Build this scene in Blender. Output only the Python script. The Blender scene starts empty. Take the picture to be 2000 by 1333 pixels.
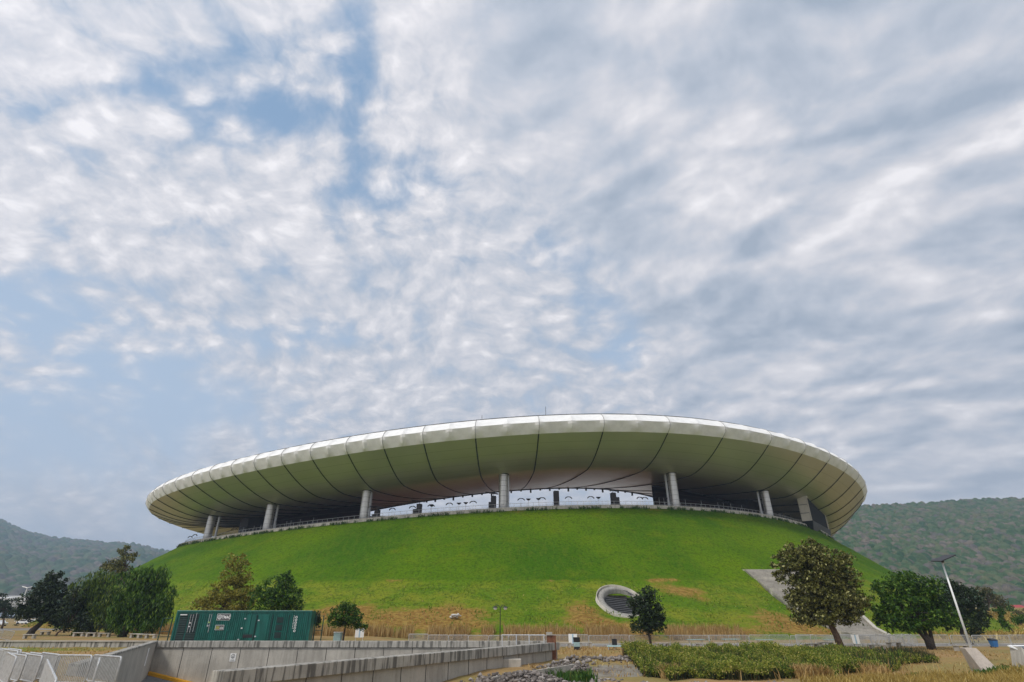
import bpy, bmesh, math, random
import numpy as np
from mathutils import Vector, Matrix
R = math.radians
random.seed(7); rng = np.random.default_rng(7)
S = bpy.context.scene
C = S.collection
# ------------------------------------------------------------------ camera, world, sun
FPX, TH, EYE = 1055.0, math.atan(537/1055.0), 3.0
cam_d = bpy.data.cameras.new("camera"); cam = bpy.data.objects.new("camera", cam_d); C.objects.link(cam)
cam.location = (0, 0, EYE); cam.rotation_euler = (R(90)+TH, 0, 0)
cam_d.sensor_width = 36; cam_d.lens = FPX/2000*36; cam_d.clip_start = .3; cam_d.clip_end = 9000
S.camera = cam
S.render.resolution_x, S.render.resolution_y = 1024, 682
S.view_settings.view_transform = 'Standard'; S.view_settings.look = 'None'
S.view_settings.gamma = 1; S.view_settings.exposure = 0
SUN_EL, SUN_AZ = 48, 222          # azimuth: compass-like, degrees clockwise from +Y
CLOUD_GAIN = 1.12

W = bpy.data.worlds.new("World"); S.world = W; W.use_nodes = True
nt = W.node_tree; nt.nodes.clear()
def N(t, **k):
    n = nt.nodes.new(t)
    for a, b in k.items(): setattr(n, a, b)
    return n
def setin(n, i, v):
    if v is None: return
    if hasattr(v, 'links') or isinstance(v, bpy.types.NodeSocket): nt.links.new(v, n.inputs[i])
    else: n.inputs[i].default_value = v
def M(op, a, b=None, c=None, clamp=False):
    n = N('ShaderNodeMath', operation=op, use_clamp=clamp)
    setin(n, 0, a); setin(n, 1, b); setin(n, 2, c); return n.outputs[0]
def VM(op, a, b=None):
    n = N('ShaderNodeVectorMath', operation=op); setin(n, 0, a); setin(n, 1, b)
    return n.outputs[0]
def MIX(f, a, b):
    n = N('ShaderNodeMix', data_type='RGBA'); setin(n, 0, f); setin(n, 6, a); setin(n, 7, b); return n.outputs[2]
def SS(x, a, b):
    n = N('ShaderNodeMapRange', interpolation_type='SMOOTHSTEP'); setin(n, 0, x); n.inputs[1].default_value = a; n.inputs[2].default_value = b
    return n.outputs[0]
def NZ(v, sc, det=5, ro=.5, dist=0.):
    n = N('ShaderNodeTexNoise'); n.noise_dimensions = '2D'; setin(n, 'Vector', v); n.inputs['Scale'].default_value = sc
    n.inputs['Detail'].default_value = det; n.inputs['Roughness'].default_value = ro; n.inputs['Distortion'].default_value = dist
    return n.outputs[0]
def raydir(px, py):
    r = (px-1000)/FPX; u = (666-py)/FPX; c, s = math.cos(TH), math.sin(TH)
    return Vector((r, c-u*s, s+u*c))
tc = N('ShaderNodeTexCoord').outputs['Generated']
sep = N('ShaderNodeSeparateXYZ'); setin(sep, 0, tc)
dz = M('MAXIMUM', sep.outputs[2], .0)
inv = M('DIVIDE', 1.0, M('ADD', dz, .32))
px_ = M('MULTIPLY', sep.outputs[0], inv); py_ = M('MULTIPLY', sep.outputs[1], inv)
def PW(px, py):
    d = raydir(px, py).normalized(); return d.x/(max(d.z, 0)+.32), d.y/(max(d.z, 0)+.32)
def CMB(x, y):
    n = N('ShaderNodeCombineXYZ'); setin(n, 0, x); setin(n, 1, y); return n.outputs[0]
P0 = CMB(px_, py_)
def WARP(v, sc, amt, det=3):
    w = N('ShaderNodeTexNoise'); w.noise_dimensions = '2D'; setin(w, 'Vector', v); w.inputs['Scale'].default_value = sc; w.inputs['Detail'].default_value = det
    k = N('ShaderNodeVectorMath', operation='SCALE'); setin(k, 0, VM('SUBTRACT', w.outputs['Color'], (.5, .5, .5))); k.inputs['Scale'].default_value = amt
    return VM('ADD', v, k.outputs[0])
P = WARP(P0, 2.4, .12, 2)
PF = WARP(P, 16, .028, 3)
def ROT(v, ang, sx, sy):
    n = N('ShaderNodeMapping'); setin(n, 0, v); n.inputs['Rotation'].default_value = (0, 0, R(ang))
    m = N('ShaderNodeMapping'); setin(m, 0, n.outputs[0]); m.inputs['Scale'].default_value = (sx, sy, 1); return m.outputs[0]
def G(px, py, sx, sy):       # soft patch of the cloud layer, given by the direction it lies in
    cx, cy = PW(px, py); ax, ay = PW(px+sx, py); bx, by = PW(px, py+sy)
    ia = 1/math.hypot(ax-cx, ay-cy); ib = 1/math.hypot(bx-cx, by-cy)
    a = M('MULTIPLY', M('SUBTRACT', px_, cx), ia); b = M('MULTIPLY', M('SUBTRACT', py_, cy), ib)
    return M('EXPONENT', M('MULTIPLY', M('ADD', M('MULTIPLY', a, a), M('MULTIPLY', b, b)), -1.0))
def SUM(l):
    r = l[0]
    for x in l[1:]: r = M('ADD', r, x)
    return r
def GS(l): return SUM([M('MULTIPLY', G(*a[:4]), a[4]) for a in l])
def VO(v, sc, sm=.5):
    n = N('ShaderNodeTexVoronoi', voronoi_dimensions='2D', feature='SMOOTH_F1'); setin(n, 'Vector', v); n.inputs['Scale'].default_value = sc; n.inputs['Smoothness'].default_value = sm
    return M('SUBTRACT', 1.0, n.outputs['Distance'])
# border between the puffy left field and the rolls on the right: a line through two directions
(ax_, ay_), (bx_, by_) = PW(720, 0), PW(1235, 690)
kx = (bx_-ax_)/(by_-ay_); line = M('SUBTRACT', px_, M('MULTIPLY_ADD', py_, kx, ax_-kx*ay_))
mR = SS(line, -.10, .26); mL = M('SUBTRACT', 1.0, mR)
big = NZ(P, 2.6, 4, .5)
OFS = (.008, .014, 0)
def CELL(v): return M('ADD', M('ADD', M('MULTIPLY', VO(v, 15., .9), .44), M('MULTIPLY', NZ(v, 7.5, 4, .5), .36)), M('MULTIPLY', NZ(v, 22, 4, .5), .22))
cell = CELL(PF); cellb = CELL(VM('ADD', PF, OFS))      # about .15 .. .95, mean .62
fine = NZ(PF, 42, 4, .6)
def ROLL(v): return M('ADD', M('MULTIPLY', NZ(ROT(v, 34, 3.4, 6.2), 1.0, 3, .40), .70), M('MULTIPLY', NZ(ROT(v, 24, 9, 13), 1.0, 3, .45), .34))
roll = ROLL(P); rollb = ROLL(VM('ADD', P, (.018, .03, 0)))
streak = NZ(ROT(P, 75, 1.1, 6.), 1.0, 5, .55)
lowleft = M('MULTIPLY', SS(M('ADD', px_, M('MULTIPLY', py_, .35)), .25, -.35), SS(py_, 1.0, 1.4))
holes = GS([(250, 165, 190, 70, .36), (440, 210, 150, 70, .33), (560, 240, 140, 70, .36), (690, 160, 60, 130, .22), (560, 90, 150, 90, .16), (790, 370, 150, 50, .50), (715, 20, 40, 60, .24),
            (1075, 490, 80, 45, .5), (1190, 600, 70, 60, .42), (1230, 685, 55, 35, .50), (620, 650, 120, 30, .26), (660, 560, 60, 60, .10), (60, 600, 190, 85, .70), (330, 690, 180, 40, .22), (80, 760, 260, 60, .45), (120, 880, 300, 60, .35), (360, 790, 160, 50, .35), (1960, 620, 60, 50, .12)])
cov = M('SUBTRACT', M('MULTIPLY_ADD', mR, .10, .90), holes)
cov = M('SUBTRACT', cov, M('MULTIPLY', lowleft, .30))
cl = M('ADD', M('MULTIPLY', M('SUBTRACT', cell, .58), 1.9), M('MULTIPLY', M('SUBTRACT', fine, .5), .30))
cr = M('MULTIPLY', M('SUBTRACT', roll, .5), .5)
cst = M('MULTIPLY', M('SUBTRACT', streak, .5), 1.1)
tex = M('ADD', M('MULTIPLY', cl, mL), M('MULTIPLY', cr, mR))
tex = M('ADD', M('MULTIPLY', tex, M('SUBTRACT', 1.0, M('MULTIPLY', lowleft, .9))), M('MULTIPLY', cst, lowleft))
dens = M('ADD', M('ADD', cov, tex), M('MULTIPLY', M('SUBTRACT', big, .5), .55))
alpha = SS(dens, .10, .80)
lit = M('ADD', M('MULTIPLY', M('MULTIPLY', M('SUBTRACT', cell, cellb), .8), mL), M('MULTIPLY', M('MULTIPLY', M('SUBTRACT', roll, rollb), .9), mR))
b = M('ADD', .42, lit)
b = M('ADD', b, M('MULTIPLY', M('MULTIPLY', M('SUBTRACT', cell, .58), 1.15), M('MULTIPLY_ADD', mL, .50, .50)))
b = M('ADD', b, M('MULTIPLY', M('SUBTRACT', roll, .5), M('MULTIPLY_ADD', mR, 1.7, .3)))
b = M('ADD', b, M('MULTIPLY', M('SUBTRACT', big, .5), .45))
b = M('ADD', b, M('MULTIPLY', M('MULTIPLY', M('SUBTRACT', fine, .5), .55), M('MULTIPLY_ADD', mL, .6, .4)))
b = M('ADD', b, M('MULTIPLY', mL, .12))
b = M('ADD', b, GS([(130, 420, 260, 120, .12), (830, 220, 110, 130, .24), (560, 420, 240, 90, .12), (560, 520, 90, 60, .12), (430, 650, 160, 35, .18), (1240, 720, 60, 40, .22), (1350, 340, 120, 60, .12), (170, 270, 140, 80, .08), (1400, 130, 250, 60, .06),
                    (1650, 620, 500, 150, -.06), (1600, 100, 300, 60, -.04), (200, 60, 220, 60, .06), (1960, 610, 30, 20, .25), (1900, 830, 60, 25, .18)]))
ramp = N('ShaderNodeValToRGB'); setin(ramp, 0, b)
cr_ = ramp.color_ramp; cr_.interpolation = 'LINEAR'
cr_.elements[0].position = .0; cr_.elements[0].color = (.35, .41, .50, 1)
cr_.elements[1].position = 1.0; cr_.elements[1].color = (.88, .86, .88, 1)
e = cr_.elements.new(.36); e.color = (.49, .53, .605, 1)
e = cr_.elements.new(.58); e.color = (.605, .615, .665, 1)
e = cr_.elements.new(.80); e.color = (.735, .725, .755, 1)
sky = N('ShaderNodeTexSky', sky_type='NISHITA'); sky.sun_disc = False
sky.sun_elevation = R(SUN_EL); sky.sun_rotation = R(SUN_AZ); sky.altitude = 1600; sky.air_density = 1.0; sky.dust_density = 1.0
STR = .12
# thin high veil: blue of the gaps is milky, paler towards the horizon
veil = MIX(SS(sep.outputs[2], .80, .28), (.24/STR, .39/STR, .60/STR, 1), (.52/STR, .65/STR, .82/STR, 1))
blue = MIX(.85, sky.outputs[0], veil)
cs = N('ShaderNodeVectorMath', operation='SCALE'); setin(cs, 0, ramp.outputs[0]); cs.inputs['Scale'].default_value = CLOUD_GAIN/STR
colr = MIX(alpha, blue, cs.outputs[0])
hz = SS(sep.outputs[2], .30, .02)
colr = MIX(M('MULTIPLY', hz, .60), colr, (.72/STR, .77/STR, .85/STR, 1))
below = SS(sep.outputs[2], .0, -.02)
# brighter cloud around the hidden sun (behind the photographer)
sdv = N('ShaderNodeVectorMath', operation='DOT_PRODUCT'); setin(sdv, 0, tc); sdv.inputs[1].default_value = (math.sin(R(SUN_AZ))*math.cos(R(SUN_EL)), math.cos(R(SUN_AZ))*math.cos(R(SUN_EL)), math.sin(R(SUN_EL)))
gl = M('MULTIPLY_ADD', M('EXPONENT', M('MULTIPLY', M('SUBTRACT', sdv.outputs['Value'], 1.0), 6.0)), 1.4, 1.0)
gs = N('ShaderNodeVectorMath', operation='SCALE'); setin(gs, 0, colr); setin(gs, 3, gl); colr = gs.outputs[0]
colr = MIX(below, colr, (.12/STR, .12/STR, .10/STR, 1))
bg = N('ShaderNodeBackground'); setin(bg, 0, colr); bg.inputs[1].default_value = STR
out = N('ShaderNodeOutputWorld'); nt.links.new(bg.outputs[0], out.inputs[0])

sd = bpy.data.lights.new("sun", 'SUN'); sun = bpy.data.objects.new("sun", sd); C.objects.link(sun)
sd.energy = 2.0; sd.angle = R(9); sd.color = (1, .95, .87)
sv = Vector((math.sin(R(SUN_AZ))*math.cos(R(SUN_EL)), math.cos(R(SUN_AZ))*math.cos(R(SUN_EL)), math.sin(R(SUN_EL))))
sun.rotation_euler = (-sv).to_track_quat('-Z', 'Y').to_euler()
sun.location = (0, -20, 60)

# ------------------------------------------------------------------ helpers
def raydir(px, py):
    r = (px-1000)/FPX; u = (666-py)/FPX; c, s = math.cos(TH), math.sin(TH)
    return Vector((r, c-u*s, s+u*c))
def at(px, py, Y):                 # point at forward distance Y seen at a photo position
    d = raydir(px, py); return Vector((d.x/d.y*Y, Y, EYE+d.z/d.y*Y))
def AX(px, D): return (px-1000)/1184.0*D
def tag(o, label=None, cat=None, group=None, kind=None):
    if label: o['label'] = label
    if cat: o['category'] = cat
    if group: o['group'] = group
    if kind: o['kind'] = kind
    return o
def empty(name, loc=(0, 0, 0), rz=0.):
    o = bpy.data.objects.new(name, None); C.objects.link(o); o.location = loc; o.rotation_euler = (0, 0, rz); o.empty_display_size = .3
    return o
def link(name, me, mat=None, parent=None, smooth=False):
    o = bpy.data.objects.new(name, me); C.objects.link(o)
    if mat is not None:
        for m in (mat if isinstance(mat, (list, tuple)) else [mat]): me.materials.append(m)
    if parent is not None: o.parent = parent
    if smooth:
        me.polygons.foreach_set('use_smooth', np.ones(len(me.polygons), bool))
    return o
def npmesh(name, V, F):
    V = np.asarray(V, np.float32); F = np.asarray(F, np.int32)
    me = bpy.data.meshes.new(name); k = F.shape[1]
    me.vertices.add(len(V)); me.vertices.foreach_set('co', V.ravel())
    me.loops.add(F.size); me.loops.foreach_set('vertex_index', F.ravel())
    me.polygons.add(len(F)); me.polygons.foreach_set('loop_start', np.arange(0, F.size, k, dtype=np.int32))
    me.update(calc_edges=True); me.validate(); return me
def gridmesh(name, X, Y, Z, closed_u=False):   # arrays [nu, nv]
    nu, nv = X.shape
    V = np.stack([X, Y, Z], -1).reshape(-1, 3)
    iu = np.arange(nu if closed_u else nu-1); iv = np.arange(nv-1)
    a, b_ = np.meshgrid(iu, iv, indexing='ij'); a2 = (a+1) % nu
    F = np.stack([a*nv+b_, a2*nv+b_, a2*nv+b_+1, a*nv+b_+1], -1).reshape(-1, 4)
    return npmesh(name, V, F)
class MB:
    def __init__(s): s.v = []; s.f = []
    def quadbox(s, pts):           # 8 points: bottom 4, top 4
        n = len(s.v); s.v += [tuple(p) for p in pts]
        s.f += [tuple(n+i for i in q) for q in ((3, 2, 1, 0), (4, 5, 6, 7), (0, 1, 5, 4), (1, 2, 6, 5), (2, 3, 7, 6), (3, 0, 4, 7))]
        return s
    def box(s, x0, x1, y0, y1, z0, z1):
        return s.quadbox([(x0, y0, z0), (x1, y0, z0), (x1, y1, z0), (x0, y1, z0), (x0, y0, z1), (x1, y0, z1), (x1, y1, z1), (x0, y1, z1)])
    def tube(s, pts, r, seg=8, cap=True):
        pts = [Vector(p) for p in pts]; rr = r if isinstance(r, (list, tuple)) else [r]*len(pts)
        n0 = len(s.v); up = None
        for i, p in enumerate(pts):
            t = (pts[min(i+1, len(pts)-1)]-pts[max(i-1, 0)]).normalized()
            if up is None:
                up = Vector((0, 0, 1)) if abs(t.z) < .9 else Vector((1, 0, 0))
            a = t.cross(up).normalized(); up = a.cross(t).normalized()
            for k in range(seg):
                an = 2*math.pi*k/seg; q = p+(a*math.cos(an)+up*math.sin(an))*rr[i]; s.v.append(tuple(q))
        for i in range(len(pts)-1):
            for k in range(seg):
                k2 = (k+1) % seg; s.f.append((n0+i*seg+k, n0+i*seg+k2, n0+(i+1)*seg+k2, n0+(i+1)*seg+k))
        if cap:
            s.f.append(tuple(n0+k for k in range(seg))[::-1]); s.f.append(tuple(n0+(len(pts)-1)*seg+k for k in range(seg)))
        return s
    def lathe(s, prof, seg=24, c=(0, 0)):
        n0 = len(s.v)
        for r, z in prof:
            for k in range(seg):
                an = 2*math.pi*k/seg; s.v.append((c[0]+r*math.cos(an), c[1]+r*math.sin(an), z))
        for i in range(len(prof)-1):
            for k in range(seg):
                k2 = (k+1) % seg; s.f.append((n0+i*seg+k, n0+i*seg+k2, n0+(i+1)*seg+k2, n0+(i+1)*seg+k))
        return s
    def poly(s, pts, extr):        # planar polygon extruded by vector
        n = len(pts); n0 = len(s.v); e = Vector(extr)
        s.v += [tuple(Vector(p)) for p in pts]+[tuple(Vector(p)+e) for p in pts]
        s.f.append(tuple(n0+i for i in range(n))[::-1]); s.f.append(tuple(n0+n+i for i in range(n)))
        for i in range(n): j = (i+1) % n; s.f.append((n0+i, n0+j, n0+n+j, n0+n+i))
        return s
    def wall(s, p0, p1, t, z0, z1, z0b=None, z1b=None):   # box along p0->p1, thickness t to the left (t<0 right)
        p0 = Vector((p0[0], p0[1], 0)); p1 = Vector((p1[0], p1[1], 0)); d = (p1-p0).normalized(); n = Vector((-d.y, d.x, 0))*t
        z0b = z0 if z0b is None else z0b; z1b = z1 if z1b is None else z1b
        q = [p0, p1, p1+n, p0+n]; zb = [z0, z0b, z0b, z0]; zt = [z1, z1b, z1b, z1]
        return s.quadbox([(a.x, a.y, z) for a, z in zip(q, zb)]+[(a.x, a.y, z) for a, z in zip(q, zt)])
    def build(s, name, mat=None, parent=None, smooth=False, bevel=0):
        me = bpy.data.meshes.new(name); me.from_pydata(s.v, [], s.f); me.update()
        bm = bmesh.new(); bm.from_mesh(me); bmesh.ops.recalc_face_normals(bm, faces=bm.faces)
        if bevel: bmesh.ops.bevel(bm, geom=[e for e in bm.edges if len(e.link_faces) == 2 and e.calc_face_angle(0) > .6], offset=bevel, segments=1, affect='EDGES', profile=.5)
        bm.to_mesh(me); bm.free()
        return link(name, me, mat, parent, smooth)
def kids(o): return [c for c in bpy.data.objects if c.parent == o]
KC = {}
def copy_tree(o, parent=None):
    c = o.copy(); C.objects.link(c); c.parent = parent
    ch = KC.get(o.name)
    if ch is None: ch = kids(o); KC[o.name] = ch
    for k in ch: copy_tree(k, c)
    return c
# material factory ---------------------------------------------------
def newmat(name):
    global nt
    m = bpy.data.materials.new(name); m.use_nodes = True; nt = m.node_tree; nt.nodes.clear(); return m
def finish(m, bs):
    o = N('ShaderNodeOutputMaterial'); nt.links.new(bs, o.inputs[0]); return m
def NZ3(v, sc, det=5, ro=.5, dist=0., col=False):
    n = N('ShaderNodeTexNoise'); setin(n, 'Vector', v); n.inputs['Scale'].default_value = sc
    n.inputs['Detail'].default_value = det; n.inputs['Roughness'].default_value = ro; n.inputs['Distortion'].default_value = dist
    return n.outputs[1 if col else 0]
def OBJ(scale=None):
    t = N('ShaderNodeTexCoord').outputs['Object']
    if scale:
        m = N('ShaderNodeMapping'); setin(m, 0, t); m.inputs['Scale'].default_value = scale; return m.outputs[0]
    return t
def GEO(scale=None):
    t = N('ShaderNodeNewGeometry').outputs['Position']
    if scale:
        m = N('ShaderNodeMapping'); setin(m, 0, t); m.inputs['Scale'].default_value = scale; return m.outputs[0]
    return t
def BUMP(h, st=.3, d=.05):
    n = N('ShaderNodeBump'); setin(n, 'Height', h); n.inputs['Strength'].default_value = st; n.inputs['Distance'].default_value = d; return n.outputs[0]
def PR(col, rough=.8, metal=0., bump=None, spec=None):
    n = N('ShaderNodeBsdfPrincipled'); setin(n, 'Base Color', col); setin(n, 'Roughness', rough); setin(n, 'Metallic', metal)
    if bump is not None: nt.links.new(bump, n.inputs['Normal'])
    if spec is not None: n.inputs['Specular IOR Level'].default_value = spec
    return n.outputs[0]
def c4(c): return (c[0], c[1], c[2], 1)
def simple(name, col, rough=.7, metal=0., var=.18, sc=3., bump=0.):
    m = newmat(name); n = NZ3(OBJ(), sc, 5, .6)
    a = tuple(x*(1-var) for x in col); b2 = tuple(min(1, x*(1+var)) for x in col)
    f = SS(n, .3, .7)
    return finish(m, PR(MIX(f, c4(a), c4(b2)), rough, metal, BUMP(NZ3(OBJ(), sc*6, 4, .6), bump, .02) if bump else None))
def concrete(name, col=(.30, .285, .25), stain=.5, sc=1.):
    m = newmat(name); p = GEO()
    n1 = NZ3(p, .5*sc, 5, .6); n2 = NZ3(GEO((1.6*sc, 1.6*sc, .12*sc)), 1.5, 5, .6); n3 = NZ3(p, 9*sc, 4, .6)
    base = MIX(SS(n1, .3, .7), c4([x*.82 for x in col]), c4([x*1.12 for x in col]))
    base = MIX(M('MULTIPLY', SS(n3, .45, .75), .35), base, c4([x*.7 for x in col]))
    base = MIX(M('MULTIPLY', SS(n2, .46, .60), stain), base, (.045, .042, .036, 1))
    n4 = NZ3(GEO((3.2*sc, 3.2*sc, .5*sc)), 2.2, 5, .7)
    base = MIX(M('MULTIPLY', SS(n4, .5, .75), .45), base, c4([x*.45 for x in col]))
    return finish(m, PR(base, .9, 0, BUMP(M('ADD', n3, n4), .4, .03)))
def leafmat(name, c1, c2, c3, tr=.22, nsc=.7, rough=.55):
    m = newmat(name); rnd = N('ShaderNodeNewGeometry').outputs['Random Per Island']
    n1 = NZ3(OBJ(), nsc, 3, .5)
    col = MIX(SS(M('ADD', M('MULTIPLY', rnd, .5), M('MULTIPLY', n1, .5)), .32, .62), c4(c1), c4(c2))
    col = MIX(SS(rnd, .86, .98), col, c4(c3))
    p = PR(col, rough, 0, None, .3)
    t = N('ShaderNodeBsdfTranslucent'); setin(t, 0, col)
    mx = N('ShaderNodeMixShader'); mx.inputs[0].default_value = tr; nt.links.new(p, mx.inputs[1]); nt.links.new(t.outputs[0], mx.inputs[2])
    return finish(m, mx.outputs[0])

# ------------------------------------------------------------------ stadium geometry functions (ellipse fit of the real rim)
XC, YC, EA, EB, PSI = -.664, 235.15, 133.561, 111.359, .023
HR = (38.992, 5.12, .4, -1.905, 2.115, -3.013, .633)        # roof lower lip height harmonics
HM = (25.941, -4.626, 1.283, -1.987, -5.253, 0, 0)          # mound rim
HI = (35.393, -1.195, -5.002, -.378, -3.549, 0, 0)          # roof inner edge
OM, OI = -11.66, -61.14
def harm(h, t):
    return h[0]+h[1]*np.cos(t)+h[2]*np.sin(t)+h[3]*np.cos(2*t)+h[4]*np.sin(2*t)+h[5]*np.cos(3*t)+h[6]*np.sin(3*t)
def ring(t, off):
    x = (EA+off)*np.cos(t); y = (EB+off)*np.sin(t)
    return XC+x*math.cos(PSI)-y*math.sin(PSI), YC+x*math.sin(PSI)+y*math.cos(PSI)
def ring_inv(x, y):                # -> t, off
    dx, dy = x-XC, y-YC; u = dx*math.cos(PSI)+dy*math.sin(PSI); v = -dx*math.sin(PSI)+dy*math.cos(PSI)
    off = 0.
    lo, hi = -60., 400.
    for _ in range(40):
        off = (lo+hi)/2; s_ = (u/(EA+off))**2+(v/(EB+off))**2
        if s_ > 1: lo = off
        else: hi = off
    return math.atan2(v/(EB+off), u/(EA+off)), off
OBR, OFT = 16., 41.
def mshape(t):                     # break line and foot offsets: the flanks fall more steeply
    w = np.clip((np.abs(((np.degrees(t)+360) % 360)-277)-20)/28., 0, 1); w = w*w*(3-2*w)
    return 16.-8.*w, 41.-19.*w
def mound_z(t, off):               # numpy-friendly profile
    ob, of = mshape(t); x, y = ring(t, off*0+ob)
    zr = harm(HM, t)-.75; zb = np.clip(3+.0511*y, 6., 10.5)
    k = np.clip((off-OM)/(ob-OM), 0, 1); up = zr+(zb-zr)*(k*.93+.07*np.sin(k*math.pi/2))
    q = np.clip((off-ob)/(of-ob), 0, 1); lowz = zb*(1-q)**1.15*(1-.12*np.sin(q*math.pi))
    return np.where(off < ob, up, lowz)-np.where(off > of, (off-of)*.5, 0)
def mz(x, y):
    t, o = ring_inv(x, y)
    return float(mound_z(np.array(t), np.array(o))) if o < mshape(np.array(t))[1] else -1.
def smooth01(x): x = np.clip(x, 0, 1); return x*x*(3-2*x)
# terrain ---------------------------------------------------------------
TRENCH = [(-31.2, 54.3), (3.4, 54.3), (3.2, 52.0), (-12.1, 25.5), (-20.5, 29.8), (-24.5, 37.0)]
def in_poly(x, y, poly, grow=0.):
    x = np.asarray(x, float); y = np.asarray(y, float); ins = np.zeros(x.shape, bool); dist = np.full(x.shape, 1e9)
    n = len(poly)
    for i in range(n):
        x0, y0 = poly[i]; x1, y1 = poly[(i+1) % n]
        cond = ((y0 > y) != (y1 > y)); xi = (x1-x0)*(y-y0)/((y1-y0) if abs(y1-y0) > 1e-9 else 1e-9)+x0
        ins ^= cond & (x < xi)
        tt = np.clip(((x-x0)*(x1-x0)+(y-y0)*(y1-y0))/((x1-x0)**2+(y1-y0)**2), 0, 1)
        dist = np.minimum(dist, np.hypot(x-(x0+tt*(x1-x0)), y-(y0+tt*(y1-y0))))
    return ins | (dist < grow)
def gz(x, y):
    x = np.asarray(x, float); y = np.asarray(y, float)
    left = .55*smooth01((-6-x)/16)
    front = -.8*smooth01((51-y)/7)*smooth01((x-.5)/4) - .45*smooth01((44-y)/10)*smooth01((x+13)/2)*(1-smooth01((x-.5)/4)) - .2*smooth01((62-y)/8)*smooth01((x+13)/2)*(1-smooth01((x-3)/4))
    front = front*(1-.75*smooth01((x-30)/5)*smooth01((y-37)/4))
    rise = 5.5*smooth01((y-95)/110)*smooth01((x-.25*y-28)/50)
    platform = smooth01((27.5-y)/1.5)*smooth01((-12.6-x)/.6)
    z = left*(1-smooth01((14-y)/4))+front*(1-platform)+rise
    z = z+.035*np.sin(x*1.3+y*.7)*np.sin(y*.9-x*.4)+.02*np.sin(x*3.1)*np.sin(y*2.7)
    return z
def floor_z(x): return np.clip(-1.45-.20*(np.asarray(x, float)+31.2), -3.6, -1.3)
def g(x, y): return float(gz(x, y))
def onground(px, py):              # intersect a photo ray with terrain/mound
    d = raydir(px, py); last = None
    for Y in np.arange(20, 260, .25):
        x = d.x/d.y*Y; z = EYE+d.z/d.y*Y
        h = max(g(x, Y), mz(x, Y))
        if z <= h: return Vector((x, Y, h))
    return None

# ------------------------------------------------------------------ materials
m_grass = newmat('mound_turf'); p = GEO()
n_big = NZ3(p, .035, 4, .55); n_mid = NZ3(GEO((1, 1, 2.2)), .16, 5, .6); n_f = NZ3(p, 1.6, 5, .65); n_ff = NZ3(p, 6, 3, .6)
att = N('ShaderNodeAttribute', attribute_name='dead').outputs['Fac']; low = N('ShaderNodeAttribute', attribute_name='low').outputs['Fac']
upc = MIX(SS(n_big, .35, .65), (.048, .130, .001, 1), (.115, .205, .001, 1))
upc = MIX(M('MULTIPLY', SS(n_mid, .5, .72), .55), upc, (.145, .195, .003, 1))
loc_ = MIX(SS(n_mid, .35, .68), (.100, .190, .006, 1), (.215, .240, .018, 1))
gcol = MIX(low, upc, loc_)
n_v = NZ3(GEO((.9, .22, .22)), 1.4, 5, .65)
gcol = MIX(M('MULTIPLY', SS(n_v, .48, .68), .40), gcol, (.13, .17, .012, 1))
gcol = MIX(M('MULTIPLY', SS(n_f, .46, .66), .60), gcol, (.026, .058, .002, 1))
n_g = NZ3(p, 3.4, 3, .7)
gcol = MIX(M('MULTIPLY', SS(n_g, .5, .66), .5), gcol, (.022, .050, .002, 1))
gcol = MIX(M('MULTIPLY', SS(n_g, .46, .30), .35), gcol, (.16, .22, .02, 1))
dd = M('MULTIPLY_ADD', M('SUBTRACT', n_mid, .5), 1.6, M('MULTIPLY_ADD', M('SUBTRACT', n_f, .5), .9, att))
dcol = MIX(SS(n_f, .35, .65), (.19, .095, .022, 1), (.33, .22, .055, 1))
gcol = MIX(SS(dd, .32, .85), gcol, dcol)
finish(m_grass, PR(gcol, .95, 0, BUMP(M('ADD', n_f, M('MULTIPLY', n_ff, .5)), .8, .35), .1))

m_ground = newmat('dry_ground'); p = GEO()
n1 = NZ3(p, .12, 5, .6); n2 = NZ3(p, .9, 5, .65); n3 = NZ3(p, 7, 4, .6)
gc = MIX(SS(n1, .38, .62), (.32, .20, .085, 1), (.24, .19, .065, 1))
gc = MIX(M('MULTIPLY', SS(n2, .50, .70), .65), gc, (.20, .13, .06, 1))
gc = MIX(M('MULTIPLY', SS(n3, .55, .75), .35), gc, (.45, .34, .18, 1))
gr = N('ShaderNodeAttribute', attribute_name='green').outputs['Fac']; mudf = N('ShaderNodeAttribute', attribute_name='mud').outputs['Fac']; pav = N('ShaderNodeAttribute', attribute_name='paved').outputs['Fac']
gc = MIX(SS(M('MULTIPLY_ADD', M('SUBTRACT', n2, .5), 1.0, gr), .3, .7), gc, MIX(SS(n3, .4, .6), (.10, .15, .015, 1), (.17, .19, .025, 1)))
gc = MIX(SS(M('MULTIPLY_ADD', M('SUBTRACT', n2, .5), .8, mudf), .35, .6), gc, MIX(SS(n2, .4, .6), (.17, .145, .115, 1), (.24, .22, .18, 1)))
gc = MIX(SS(M('MULTIPLY_ADD', M('SUBTRACT', n2, .5), .3, pav), .4, .6), gc, MIX(SS(n2, .4, .6), (.22, .20, .18, 1), (.28, .26, .23, 1)))
finish(m_ground, PR(gc, .95, 0, BUMP(M('ADD', n2, n3), .5, .08), .15))

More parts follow.
